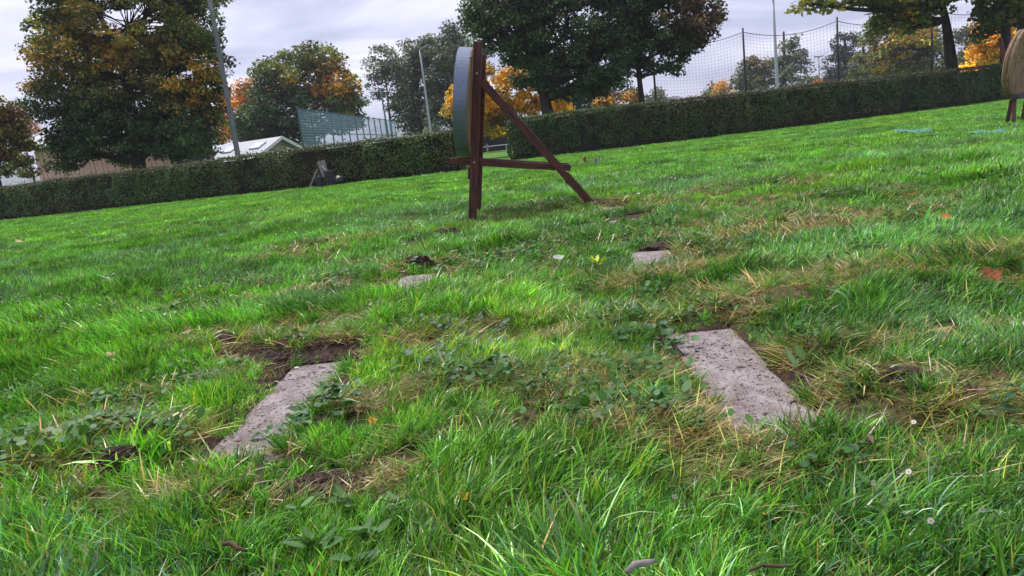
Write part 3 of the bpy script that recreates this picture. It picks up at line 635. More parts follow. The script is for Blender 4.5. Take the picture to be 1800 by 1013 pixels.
lamp(1367, 165, 102, 15.2, 'tall twin headed floodlight mast rising above the net', [(-.9, 1.5, .12), (1.0, 1.5, -.42)], 'floodlight', r0=.26)
lamp(1441, 150, 178, 12.0, 'small distant floodlight mast left of the dome shaped tree', [(-.5, 1.2, .1), (.5, 1.2, -.1)], 'floodlight', r0=.22)
lamp(1713, 118, 80, 6.5, 'pale lamp post between leaning trunk and straw target', [(.3, .7, -.2)], r0=.12)
# dark green net post left of the street lamp
g_ = vert(685, 245, 60, 6.1, .07, .06, 'net_post', 'thin dark green post in front of the blue fence end', 'post', MAT['fencepost'])
g_.rotation_euler.y = math.radians(-1.5)

# tall ball-stop net
NY = 70.0
nroot = empty('ball_stop_net', (23.2, NY, 0)); tag(nroot, 'high ball stop net hung between tall black posts above the right hedge', 'net')
pxs = [15.0, 23.25, 31.75, 40.3, 48.9]; NH = 8.5
for x in pxs:
    mb = MB(); mb.tube([(x-23.2, 0, 0), (x-23.2, 0, NH*.5), (x-23.2, 0, NH)], [.11, .10, .085], 8); mb.build('post', MAT['black'], nroot, smooth=True)
for j in range(len(pxs)-1):
    a_, b_ = pxs[j]-23.2, pxs[j+1]-23.2; mb = MB(); nv = 28
    def topz(f): return NH-.35-.75*4*f*(1-f)*(.8+.1*j)
    for i in range(1, nv):
        f = i/nv; x = a_+(b_-a_)*f; sw = .12*math.sin(f*math.pi)
        mb.bar((x, sw, .4), (x+.03*math.sin(i), sw, topz(f)), .010, .010, up=(0, 1, 0))
    for kz in range(27):
        prev = None
        for i in range(0, 9):
            f = i/8; z = .4+(topz(f)-.4)*kz/26; p = (a_+(b_-a_)*f, .12*math.sin(f*math.pi)+.01, z)
            if prev: mb.bar(prev, p, .05 if kz == 26 else .010, .05 if kz == 26 else .010)
            prev = p
    o = mb.build('net_panel', MAT['net'], nroot)

# blue-green mesh fence running away
fa, fb = np.array([at(531, 240, 56)[0], 56.0]), np.array([at(697, 240, 92)[0], 92.0])
froot = empty('mesh_fence', (fa[0], fa[1], 0)); tag(froot, 'tall blue green mesh sports fence running away behind the left hedge', 'fence')
nb = 13; dv = (fb-fa)/nb; FH = 5.0; dl = np.hypot(*dv); du = dv/dl
for i in range(nb+1):
    mb = MB(); q = dv*i; mb.bar((q[0], q[1], 0), (q[0], q[1], FH+.1), .11, .11, up=(0, 1, 0)); mb.build('fence_post', MAT['fencepost'], froot)
for i in range(nb):
    mb = MB(); nvw = 22
    for k in range(1, nvw):
        q = dv*(i+k/nvw); mb.bar((q[0], q[1]+.02, .05), (q[0], q[1]+.02, FH), .011, .011, up=(0, 1, 0))
    for k in range(25):
        q = dv*i; q2 = dv*(i+1); z = .1+(FH-.1)*k/24; mb.bar((q[0]+.02, q[1], z), (q2[0]+.02, q2[1], z), .02, .02)
    mb.build('mesh_panel', MAT['fence'], froot)
for i in range(nb):
    q = dv*i; q2 = dv*(i+1)
    for z in (FH, FH*.66, FH*.33):
        mb = MB(); mb.bar((q[0], q[1]-.06, z), (q2[0], q2[1]-.06, z), .06, .06); mb.build('fence_rail', MAT['fencepost'], froot)

# beyond the gap: white rail, dark windbreak, small person
rr_ = empty('pitch_rail', (-3.0, 86, 0)); tag(rr_, 'white barrier rail beside the pitch seen through the hedge gap', 'rail')
for x in np.arange(-4.2, 4.3, 2.1):
    mb = MB(); mb.tube([(x, 0, 0), (x, 0, .72)], .035, 8); mb.build('post', MAT['white'], rr_)
mb = MB(); mb.tube([(-4.6, 0, .74), (4.4, 0, .74)], .04, 8); mb.build('rail', MAT['white'], rr_)
wbk = empty('windbreak', (-1, 99, 0)); tag(wbk, 'dark windbreak screen behind the white rail in the gap', 'screen')
for x in np.arange(-9, 10, 3):
    mb = MB(); mb.tube([(x, 0, 0), (x, 0, 3.5)], .06, 6); mb.build('post', MAT['black'], wbk)
mb = MB(); n_w = 40
for i in range(n_w+1):
    x = -9+18*i/n_w; y = -.08-.05*math.sin(i*1.3); mb.v += [(x, y, .05), (x, y, 3.4), (x, y+.03, .05), (x, y+.03, 3.4)]
for i in range(n_w):
    q = i*4; mb.f += [(q, q+4, q+5, q+1), (q+3, q+7, q+6, q+2), (q+1, q+5, q+7, q+3)]
mb.build('screen_cloth', MAT['netdark'], wbk, smooth=True)
pp = at(857, 266, 85)
per_ = empty('person', (pp[0], 85, 0), 0); tag(per_, 'tiny far person in a blue top standing by the white rail', 'person')
def skin(name, chain, mat, parent):
    me = bpy.data.meshes.new(name); me.from_pydata([c[0] for c in chain], [(c[2], i) for i, c in enumerate(chain) if c[2] >= 0], [])
    o = link(name, me, None, parent); mod = o.modifiers.new('skin', 'SKIN')
    for i, c in enumerate(chain): me.skin_vertices[0].data[i].radius = (c[1], c[1])
    me.skin_vertices[0].data[0].use_root = True
    s = o.modifiers.new('sub', 'SUBSURF'); s.levels = 1; s.render_levels = 1; me.materials.append(mat); return o
k = .62
body = [((0,0,.95*k),.13*k,-1),((0,0,1.2*k),.14*k,0),((0,0,1.42*k),.12*k,1),((0,0,1.52*k),.05*k,2),((0,-.02*k,1.62*k),.10*k,3),((0,-.01*k,1.74*k),.085*k,4),
    ((.17*k,0,1.4*k),.06*k,2),((.23*k,0,1.15*k),.045*k,6),((.22*k,-.05*k,.9*k),.035*k,7),((-.17*k,0,1.4*k),.06*k,2),((-.23*k,0,1.15*k),.045*k,9),((-.22*k,-.05*k,.9*k),.035*k,10),
    ((.09*k,0,.85*k),.09*k,0),((.1*k,0,.48*k),.06*k,12),((.1*k,.01*k,.08*k),.045*k,13),((.1*k,-.12*k,.03*k),.035*k,14),((-.09*k,0,.85*k),.09*k,0),((-.1*k,0,.48*k),.06*k,16),((-.1*k,.01*k,.08*k),.045*k,17),((-.1*k,-.12*k,.03*k),.035*k,18)]
skin('body', body, MAT['skin'], per_)
skin('top', [((0,0,.88*k),.165*k,-1),((0,0,1.2*k),.165*k,0),((0,0,1.44*k),.14*k,1),((.17*k,0,1.4*k),.08*k,2),((.22*k,0,1.18*k),.07*k,3),((-.17*k,0,1.4*k),.08*k,2),((-.22*k,0,1.18*k),.07*k,5)], MAT['blue'], per_)

# ------------------------------------------------------------------ main target stand (near frame, far frame, round boss)
STAND = gnd(830, 392); YAW = math.radians(-3.6); LEAN = math.radians(8.96)
st = empty('target_stand', (STAND[0], STAND[1], 0), YAW); tag(st, 'dark red stained wooden A frame stand holding the round target side on', 'target stand')
Rl = Euler((0, LEAN, 0)).to_matrix()
def qs(q, y, s): v = Rl @ Vector((q, 0, s)); return (v.x, y, v.z)
def beam(name, a, b, y, wd, th, mat=MAT['stained'], par=st, bev=.004):
    """a, b in (q, s); wd in the frame plane, th across"""
    A, B = Vector(qs(a[0], y, a[1])), Vector(qs(b[0], y, b[1])); d = B-A; mb = MB()
    mb.box((0, 0, 0), (wd, th, d.length)); o = mb.build(name, mat, par, bevel=bev)
    o.location = (A+B)/2; o.rotation_euler = Vector((d.x, 0, d.z)).to_track_quat('Z', 'Y').to_euler()
    o.rotation_euler = (0, math.atan2(d.x, d.z), 0); return o
SW = .62
for side, y in ((0, 0.022), (1, SW)):
    sg = 1 if side == 0 else -1
    beam('upright', (0, -.12), (0, 1.905 if side == 0 else 1.84), y, .088, .044)
    beam('crossbar', (-.275, .655), (1.045, .637), y+sg*.046, .072, .044)
    beam('brace', (.052, 1.50), (1.36, .19), y, .084, .044)
    for (q_, s_) in ((.0, 1.58), (1.0, .60), (0.0, .655)):
        bt = MB(); p = qs(q_, y-sg*.028, s_); bt.tube([(p[0], p[1]-.006, p[2]), (p[0], p[1]+.006, p[2])], .011, 8); bt.build('bolt', MAT['bolt'], st)
beam('back_plate', (-.055, .60), (-.055, .47), .03, .02, .05)
for (q_, s_) in ((.075, 1.5), (1.02, .5)):
    mb = MB(); mb.bar(qs(q_, .075, s_), qs(q_, SW-.055, s_), .044, .07); mb.build('cross_rail', MAT['stained'], st, bevel=.004)
# boss: straw disc with a metal band, its own thing resting on the crossbars
boss = empty('target_boss', (0, 0, 0)); tag(boss, 'round straw target boss edge on with grey blue rim band in the stand', 'target')
bc = Matrix.Rotation(YAW, 4, 'Z') @ Vector(qs(-.14, SW/2+.01, 1.285)); boss.location = (STAND[0]+bc.x, STAND[1]+bc.y, bc.z)
boss.rotation_euler = Euler((0, LEAN, YAW)).to_quaternion().to_euler()
boss.rotation_euler = (Matrix.Rotation(YAW, 3, 'Z') @ Matrix.Rotation(LEAN, 3, 'Y')).to_euler()
def disc(name, rad, x0, x1, mat, par, n=72, bev=.012, ring=None):
    mb = MB(); prof = [(x0, 0), (x0, rad-bev), (x0+bev, rad), (x1-bev, rad), (x1, rad-bev), (x1, 0)] if not ring else [(x0, ring), (x0, rad), (x1, rad), (x1, ring)]
    k = len(prof)
    for i in range(n):
        t_ = 2*math.pi*i/n
        for (x, rr) in prof: mb.v.append((x, rr*math.sin(t_), rr*math.cos(t_)))
    for i in range(n):
        j = (i+1) % n
        for q_ in range(k-(0 if ring else 1)): mb.f.append((i*k+q_, j*k+q_, j*k+(q_+1) % k, i*k+(q_+1) % k))
    me = mb.mesh(name, mat)
    return link(name, me, None, par)
disc('straw_core', .575, -.07, .078, MAT['straw'], boss)
disc('rim_band', .587, -.076, .064, MAT['rimband'], boss, ring=.577)
for xx in (.066, .074): 
    pts = [(xx, .582*math.sin(2*math.pi*i/60), .582*math.cos(2*math.pi*i/60)) for i in range(61)]
    mb = MB(); mb.tube(pts, .006, 5, caps=False); mb.build('edge_rope', MAT['rope'], boss)
mb = MB(); mb.tube([(.075, -.40, .44), (.082, -.36, .47), (.078, -.33, .45), (.075, -.37, .42)], .012, 6); mb.build('rope_knot', MAT['rope'], boss)

# ------------------------------------------------------------------ second target at the right edge
TB = at(1757, 218, 15.4); TX, TY = TB[0], 15.4
s2 = empty('target_stand', (TX+.55, TY+.1, 0), math.radians(38)); tag(s2, 'dark brown low stand under the straw target at the right edge', 'target stand')
for (a_, b_) in (((-.55, 0, -.1), (-.42, .02, .52)), ((.55, 0, -.1), (.42, .02, .52))):
    mb = MB(); mb.bar(a_, b_, .07, .06, up=(0, 1, 0)); mb.build('leg', MAT['stained'], s2, bevel=.004)
for x in (-.42, .42):
    mb = MB(); mb.bar((x, .07, .5), (x*1.05, .16, -.05), .05, .07); mb.build('rear_leg', MAT['stained'], s2, bevel=.004)
mb = MB(); mb.bar((-.58, -.02, .555), (.58, -.02, .555), .12, .10); mb.build('crossbar', MAT['darkboard'], s2, bevel=.006)
for x in (-.3, .3):
    mb = MB(); mb.bar((x, .13, .62), (x, .33, 1.75), .05, .07); mb.build('upright', MAT['stained'], s2, bevel=.004)
b2 = empty('target_boss', (TX+.60, TY+.1, 1.2)); tag(b2, 'weathered round straw target with vertical grain at the right edge', 'target')
c2 = at(1796, 112, TY); b2.location = (c2[0]+.02, TY+.12, c2[2])
b2.rotation_euler = (Matrix.Rotation(math.radians(90+38), 3, 'Z') @ Matrix.Rotation(math.radians(-9), 3, 'Y')).to_euler()
def straw_disc(par):
    """thick disc whose face carries vertical straw ridges as real relief"""
    bm = bmesh.new(); R_ = .665; n = 64
    rings = [0, .15, .3, .42, .52, .6, .635, .655]
    def P(x, rr, t_):
        y, z = rr*math.sin(t_), rr*math.cos(t_)
        rel = .006*math.sin(y*95)+.004*math.sin(y*241+1)+.008*(mnoise.noise(Vector((y*14, z*1.2, 3))))
        return (x-rel if x < 0 else x, y*(1+.02*mnoise.noise(Vector((t_*2, 1, 0)))), z*(1+.03*mnoise.noise(Vector((t_*1.5, 5, 0)))))
    prof = [(-.075, r_) for r_ in rings] + [(-.05, R_), (.05, R_), (.075, .62), (.075, .3), (.075, .0)]
    V = [[bm.verts.new(P(x, max(r_, 1e-4), 2*math.pi*i/n)) for (x, r_) in prof] for i in range(n)]
    for i in range(n):
        for k in range(len(prof)-1): bm.faces.new((V[i][k], V[(i+1) % n][k], V[(i+1) % n][k+1], V[i][k+1]))
    me = bpy.data.meshes.new('straw_core'); bm.to_mesh(me); bm.free(); return link('straw_core', me, MAT['straw'], par)
straw_disc(b2)
pts = [(.0, .672*math.sin(2*math.pi*i/60), .675*math.cos(2*math.pi*i/60)) for i in range(61)]
mb = MB(); mb.tube(pts, .012, 5, caps=False); mb.build('edge_rope', MAT['rope'], b2)

def tarp(label, corners, seed):
    P = [gnd(*c) for c in corners]; c0 = sum(P)/4; rt_ = MB(); n = 12
    for i in range(n+1):
        for j in range(n+1):
            u, v = i/n, j/n; p = (P[0]*(1-u)+P[1]*u)*(1-v)+(P[3]*(1-u)+P[2]*u)*v
            z = gz(p[0], p[1])+.055+.05*mnoise.noise(Vector((u*4, v*3, seed)))+.02*mnoise.noise(Vector((u*11, v*9, seed)))
            ed = .12*mnoise.noise(Vector((u*3+seed, v*3, 2)))
            rt_.v.append((p[0]-c0[0]+ed*.3, p[1]-c0[1]+ed, z))
    for i in range(n):
        for j in range(n): a0 = i*(n+1)+j; rt_.f.append((a0, a0+n+1, a0+n+2, a0+1))
    o = rt_.build('ground_tarp', MAT['tarp'], None, smooth=True); o.location = (c0[0], c0[1], 0)
    md = o.modifiers.new('thick', 'SOLIDIFY'); md.thickness = .012
    return tag(o, label, 'tarp')
tarp('small crumpled green tarp lying in grass left of the straw target', [(1572,236),(1640,237),(1638,231),(1572,231)], 2)
tarp('larger crumpled turquoise tarp in the grass below the straw target', [(1702,243),(1800,240),(1792,233),(1712,236)], 5)

# ------------------------------------------------------------------ board pile by the hedge
PX, PY = at(575, 320, 28.6)[0], 28.6
def thing_box(name, label, cat, loc, size, mat, rot=(0, 0, 0), group=None, bev=.01):
    mb = MB(); mb.box((0, 0, 0), size); o = mb.build(name, mat, None, bevel=bev); o.location = loc; o.rotation_euler = rot; tag(o, label, cat, group); return o
def px28(px, py, Y=28.6): return at(px, py, Y)
pal_ = empty('leaning_panel', (*px28(567, 324)[:2], 0)); tag(pal_, 'weathered grey plank panel leaning back on struts by the left hedge', 'panel')
o0 = np.array(pal_.location)
def lp(name, pa, pb, wd, th, mat, dy=0):
    A = px28(*pa)-o0; B = px28(*pb)-o0; A[1] += dy; B[1] += dy; mb = MB(); mb.bar(A, B, wd, th, up=(0, 1, 0)); return mb.build(name, mat, pal_, bevel=.006)
lp('plank', (560, 284), (570, 312), .13, .04, MAT['greywood'])
lp('plank', (567, 282), (574, 306), .14, .04, MAT['greywood'], .03)
lp('plank', (556, 288), (567, 318), .035, .10, MAT['stained'], .02)
lp('strut', (557, 298), (543, 330), .06, .05, MAT['greywood'], .1)
lp('strut', (561, 304), (553, 320), .05, .05, MAT['greywood'], .2)
lp('handle', (566, 291), (572, 299), .03, .03, MAT['white'], -.04)
c = px28(583, 309)
for i in range(7):
    z = .10+i*.075
    thing_box('board', 'dark board in the big stack, %s from the ground by the left hedge' % ['first', 'second', 'third', 'fourth', 'fifth', 'sixth', 'topmost seventh'][i], 'board',
              (c[0]+.02-.012*i, 28.5+.01*(i % 2), z), (.44-.022*i, .5, .066), MAT['darkboard'], (0, 0, .03*(i % 3-1)), 'dark boards stacked by the hedge')
c = px28(565, 322)
for i in range(5):
    thing_box('block', 'dark block in the small left stack, %s up, beside the leaning panel' % ['lowest', 'second', 'third', 'fourth', 'topmost'][i], 'block',
              (c[0]+.01*(i % 2), 28.3, .05+i*.083), (.2, .3, .075), MAT['darkboard'], (0, 0, .05*(i % 2)), 'dark blocks stacked by the hedge')
c = px28(599, 318)
bm = bmesh.new(); bmesh.ops.create_icosphere(bm, subdivisions=3, radius=1)
for v in bm.verts:
    n_ = mnoise.noise(v.co*2.1)*.22+mnoise.noise(v.co*5)*.1; v.co *= 1+n_
    v.co.x *= .27; v.co.y *= .22; v.co.z = max(v.co.z, -.75)*.21
me = bpy.data.meshes.new('bin_bag'); bm.to_mesh(me); bm.free()
for p in me.polygons: p.use_smooth = True
o = link('bin_bag', me, MAT['bag']); o.location = (c[0], 28.4, .16); tag(o, 'slumped black plastic bag right of the dark board stack', 'bag')
# pegs on the lawn
for (px, py, Y, mt, lb, h) in ((1028, 281, 21.5, MAT['redpeg'], 'short reddish wooden peg standing in the lawn before the right hedge', .17), (1048, 287, 19.5, MAT['greywood'], 'short pale grey wooden peg right of the reddish peg', .19)):
    p = at(px, py, Y); mb = MB(); z0 = gz(p[0], Y); mb.tube([(0, 0, -.1), (0, 0, h*.9), (0, 0, h)], [.045, .045, .036], 9); o = mb.build('peg', mt); o.location = (p[0], Y, z0+.02); tag(o, lb, 'peg')

# ------------------------------------------------------------------ paving slabs
SL = ['large pale concrete slab with dirt specks at right, nearest the viewer', 'left concrete slab partly buried under soil and grass', 'small slab corner showing through dry grass right of middle',
      'small reddish slab corner showing left of middle by dug turf', 'sliver of slab beside the brace foot of the stand', 'thin farthest slab sliver just behind the brace foot']
for i, (cx_, cy_, rz, wd, ln, z) in enumerate(SLABS):
    bm = bmesh.new(); nxs, nys = 10, 34; hw, hl = wd/2, ln/2
    G = [[bm.verts.new((-hw+wd*a_/nxs + (0.004*mnoise.noise(Vector((b_*.7, i, 3))) if a_ in (0, nxs) else 0), -hl+ln*b_/nys+(0.004*mnoise.noise(Vector((a_*.9, i, 7))) if b_ in (0, nys) else 0),
          .0025*mnoise.noise(Vector((a_*1.3, b_*1.1, i)))-(.005 if a_ in (0, nxs) or b_ in (0, nys) else 0))) for b_ in range(nys+1)] for a_ in range(nxs+1)]
    for a_ in range(nxs):
        for b_ in range(nys): bm.faces.new((G[a_][b_], G[a_+1][b_], G[a_+1][b_+1], G[a_][b_+1]))
    r_ = bmesh.ops.extrude_edge_only(bm, edges=[e_ for e_ in bm.edges if e_.is_boundary])
    for v in [g for g in r_['geom'] if isinstance(g, bmesh.types.BMVert)]: v.co.z = -.045
    me = bpy.data.meshes.new('paving_slab'); bm.to_mesh(me); bm.free()
    for p in me.polygons: p.use_smooth = False
    o = link('paving_slab', me, MAT['slab']); o.location = (cx_, cy_, z); o.rotation_euler = (0, 0, rz); tag(o, SL[i], 'slab', 'concrete slabs set in the grass')

# ------------------------------------------------------------------ grass
def tuft(n, rad, L, wd, spread, t0, bend, segs, cols, wts, r, flat=1.0):
    """one tuft of n blades as arrays; combed towards +X by 1/spread"""
    az = r.normal(0, spread, n); rr = rad*np.sqrt(r.random(n)); ba = r.uniform(0, 2*math.pi, n)
    base = np.stack([rr*np.cos(ba), rr*np.sin(ba), np.full(n, -.01)], -1)
    ln = r.uniform(L[0], L[1], n); th0 = np.clip(r.normal(t0, .25, n), 0, 1.5); bd = np.clip(r.normal(bend, bend*.5, n), -.3, 2.2); w_ = wd*np.clip(np.exp(r.normal(-.08, .38, n)), .4, 2.0)
    tw = r.normal(0, .9, n)
    V = []; p = base.copy(); ss = np.linspace(0, 1, segs+1)
    for k, s in enumerate(ss):
        th = th0+bd*s; d = np.stack([np.sin(th)*np.cos(az), np.sin(th)*np.sin(az), np.cos(th)*flat], -1)
        sd_ = np.stack([-np.sin(az+tw), np.cos(az+tw), .25*np.sin(tw)], -1)
        if k < segs:
            ww = (w_*(1-s**1.8)*.5+.0002)[:, None]; V.append(p-sd_*ww); V.append(p+sd_*ww)
        else: V.append(p)
        p = p+d*(ln/segs)[:, None]
    V = np.stack(V, 1); nv = V.shape[1]
    F4 = [(2*k, 2*k+1, 2*k+3, 2*k+2) for k in range(segs-1)]; tri = (2*segs-2, 2*segs-1, 2*segs)
    ci = r.choice(len(cols), n, p=np.array(wts)/sum(wts)); c = np.array(cols)[ci]*np.exp(r.normal(0, .33, (n, 1))); c[:, 0] *= r.uniform(.85, 1.2, n)
    faces = []
    for i in range(n):
        b_ = i*nv; faces += [tuple(b_+q for q in f) for f in F4]; faces.append(tuple(b_+q for q in tri))
    return V.reshape(-1, 3), faces, np.repeat(c, nv, 0)
GC = [(.138, .385, .024), (.076, .255, .020), (.210, .46, .045), (.058, .19, .06), (.32, .36, .04), (.48, .35, .06), (.46, .32, .15), (.33, .46, .18)]
TC = [(.42, .31, .13), (.32, .20, .09), (.26, .29, .05), (.52, .43, .20), (.18, .10, .055), (.12, .23, .025)]
tcol = bpy.data.collections.new('grass_tuft_sources')
def tuft_obj(idx, args):
    V, Fc, c = tuft(*args)
    me = bpy.data.meshes.new('grass_tuft'); me.from_pydata(V.tolist(), [], Fc)
    a_ = me.attributes.new('col', 'FLOAT_COLOR', 'POINT'); c4 = np.ones((len(V), 4), np.float32); c4[:, :3] = c; a_.data.foreach_set('color', c4.ravel())
    for p in me.polygons: p.use_smooth = True
    me.materials.append(MAT['grass']); o = bpy.data.objects.new('tuft_%03d' % idx, me); tcol.objects.link(o)
r = np.random.default_rng(99); ti = 0; T = {}
def variants(key, k, mk):
    global ti
    T[key] = list(range(ti, ti+k))
    for _ in range(k): tuft_obj(ti, mk()); ti += 1
WG = [29, 30, 18, 15, 3.0, .7, .9, 7]
variants('lush', 6, lambda: (38, .034, (.05, .115), .0054, 1.5, .28, .75, 4, GC, WG, r))
variants('comb', 6, lambda: (38, .036, (.07, .15), .0052, .55, .55, 1.0, 4, GC, WG, r))
variants('short', 4, lambda: (36, .035, (.025, .06), .0046, 2.5, .45, .7, 3, GC, WG, r))
variants('thatch', 6, lambda: (52, .06, (.04, .14), .0030, 3.0, 1.2, .45, 4, TC, [24, 16, 24, 10, 14, 34], r, .85))
variants('mid', 6, lambda: (50, .06, (.05, .14), .0086, 1.0, .4, .9, 3, GC, WG, r))
variants('midthatch', 4, lambda: (80, .10, (.05, .15), .0055, 3.0, 1.1, .5, 3, TC, [20, 14, 24, 8, 10, 40], r, .85))
variants('far', 5, lambda: (90, .17, (.05, .095), .012, 1.6, .4, .7, 2, GC, [30, 24, 24, 10, 4, 0.4, 0.4, 6], r))
variants('stalk', 2, lambda: (2, .03, (.16, .26), .0030, 3.0, .5, .6, 4, [(.45, .38, .18), (.30, .34, .10)], [1, 1], r))
variants('tussock', 5, lambda: (130, .075, (.09, .19), .0056, 1.1, .45, .95, 5, GC, [26, 34, 16, 12, 3, .8, 1, 6], r))

def clover_obj(idx):
    V, Fc, c = [], [], []
    for _ in range(12):
        px_, py_ = r.normal(0, .03, 2); hz_ = r.uniform(.02, .055); R_ = r.uniform(.006, .013); tl = r.normal(0, .35, 2); b_ = len(V); cc_ = np.array((.045, .14, .022))*r.uniform(.6, 1.3)
        for k in range(7):
            a_ = 6.283*k/7; ex, ey = R_*math.cos(a_), R_*math.sin(a_); V.append((px_+ex, py_+ey, hz_+ex*tl[0]+ey*tl[1])); c.append(cc_)
        Fc.append(tuple(range(b_, b_+7)))
    me = bpy.data.meshes.new('clover'); me.from_pydata(V, [], Fc)
    a_ = me.attributes.new('col', 'FLOAT_COLOR', 'POINT'); c4 = np.ones((len(V), 4), np.float32); c4[:, :3] = np.array(c); a_.data.foreach_set('color', c4.ravel())
    me.materials.append(MAT['weed']); o = bpy.data.objects.new('tuft_%03d' % idx, me); tcol.objects.link(o)
T['clover'] = list(range(ti, ti+4))
for _ in range(4): clover_obj(ti); ti += 1

def zone(y0, y1, sp, extra):
    ya = np.arange(y0, y1, sp); P = []
    for y in ya:
        hw = .78*y+extra; x = np.arange(-hw, hw, sp); P.append(np.stack([x, np.full_like(x, y)], -1))
    P = np.concatenate(P); P += rng.uniform(-sp*.6, sp*.6, P.shape); return P
pts, rots, scls, ids, tints = [], [], [], [], []
def plant(P, kinds, zonei):
    x, y = P[:, 0], P[:, 1]; n = len(x); z = height(x, y)
    so_ = blob(x, y, SOIL, 41); th = blob(x, y, THATCH, 43); sd_ = slab_dist(x, y)
    th = np.maximum(th, np.clip((fbm(x*2.6+1, y*2.6, 101, 3)-.50)*4.5, 0, .75)*np.clip(2.6-np.abs(x-.2), 0, 1)*(y < 10.5)*np.clip((y-1.2)*2, .25, 1))
    edge = (fbm(x*8, y*8, 77, 2)-.58)*.40*(x < 0)
    keep = (rng.random(n) > so_*.80) & (sd_ > np.minimum(.010+.02*rng.random(n), edge+.02) ) & (sd_ > -.06)
    gap = fbm(x*5.5, y*5.5, 81, 3); keep &= rng.random(n) > np.clip((gap-.57)*6, 0, .9)*(y < 9)*(y > 1.75)
    for (cx_, cy_, rz_, wd_, ln_, z_) in SLABS[2:]:
        fr = (np.abs(x-cx_*y/cy_) < wd_*.55) & (y > cy_-ln_/2-.42) & (y < cy_-ln_/2+.02); keep &= ~(fr & (rng.random(n) < .70))
    flow = fbm(x*.9, y*.9, 21, 2)*9.0 + fbm(x*3, y*3, 23, 2)*2.5
    lush = fbm(x*1.3+5, y*1.3, 25, 3); tallm = fbm(x*2.4, y*2.4+3, 27, 3)
    yaw = flow + rng.normal(0, .45, n)
    sc = np.clip(.55+1.1*(tallm-.25), .5, 1.35)*rng.uniform(.8, 1.2, n)
    sc *= (1-.45*so_)*(1-.3*th)
    isth = rng.random(n) < th*np.where(y > 5, .46, .78); sc = np.where(isth, np.clip(sc*1.6, .7, 1.25), sc)
    u = rng.random(n)
    idx = np.where(lush+.3*(u-.5) > .5, rng.choice(T[kinds[0]], n), rng.choice(T[kinds[1]], n))
    idx = np.where((u < .22), rng.choice(T[kinds[2]], n), idx)
    idx = np.where(isth, rng.choice(T[kinds[3]], n), idx)
    near = sd_ < .09; idx = np.where(near & ~isth, rng.choice(T[kinds[2]], n), idx); sc = np.where(near, sc*.8, sc)
    hue = fbm(x*.8+11, y*.8, 61, 3); val = fbm(x*1.9, y*1.9+7, 63, 3)
    val2 = fbm(x*6.5, y*6.5+2, 65, 2)
    tn = np.ones((n, 3))*((.30+.80*np.clip((val-.2)/.6, 0, 1)+.75*val2)*rng.uniform(.6, 1.35, n))[:, None]
    bl = np.clip((hue-.50)*6, 0, 1)[:, None]; tn = tn*(1-bl*.55)+tn*np.array([.95, .86, 2.2])*bl*.55
    yl = np.clip((.40-hue)*7, 0, 1)[:, None]; tn = tn*(1-yl*.5)+tn*np.array([1.55, 1.08, .9])*yl*.5
    tn = np.where(isth[:, None], .75+.5*rng.random((n, 1)), tn)
    tilt = rng.normal(0, .12, (n, 2))
    k = keep
    pts.append(np.stack([x, y, z], -1)[k]); rots.append(np.stack([tilt[:, 0], tilt[:, 1], yaw], -1)[k]); scls.append(sc[k]); ids.append(idx[k]); tints.append(tn[k])
plant(zone(.45, 4.3, .031, 1.3), ('lush', 'comb', 'short', 'thatch'), 0)
plant(zone(4.2, 11.5, .062, 1.5), ('mid', 'mid', 'mid', 'midthatch'), 1)
Pf = zone(11.3, 40, .15, 2.0)
keepf = (Pf[:, 1] < 27.3-.33*(Pf[:, 0]+1.2)) | ((Pf[:, 0] > .2) & (Pf[:, 1] < 34.0+np.maximum(0, Pf[:, 0]-9)*.42)) | (np.abs(Pf[:, 0]+.4) < .9)
plant(Pf[keepf], ('far', 'far', 'far', 'midthatch'), 2)
Pt = zone(1.0, 13, .24, .8); Pt = Pt[(fbm(Pt[:, 0]*1.1, Pt[:, 1]*1.1, 91, 2) > .46) & (slab_dist(Pt[:, 0], Pt[:, 1]) > .13) & (blob(Pt[:, 0], Pt[:, 1], THATCH, 43) < .3) & (slab_dist(Pt[:, 0], Pt[:, 1]+.25) > .08)]
Pt = np.concatenate([Pt, np.array([gnd(*q)[:2] for q in ((1025, 408), (880, 500), (900, 490), (1480, 900), (1130, 960), (1190, 940), (440, 545), (470, 540), (850, 800), (780, 815), (560, 950), (60, 760), (30, 720), (1000, 540), (430, 680), (1440, 780), (1520, 760), (1360, 950))])])
plant(Pt, ('tussock',)*4, 4)
Pc = zone(.9, 9, .055, .6); Pc = Pc[(slab_dist(Pc[:, 0], Pc[:, 1]) > .085) & (fbm(Pc[:, 0]*1.4+3, Pc[:, 1]*1.4, 95, 3) > .58)]
plant(Pc, ('clover',)*4, 5)
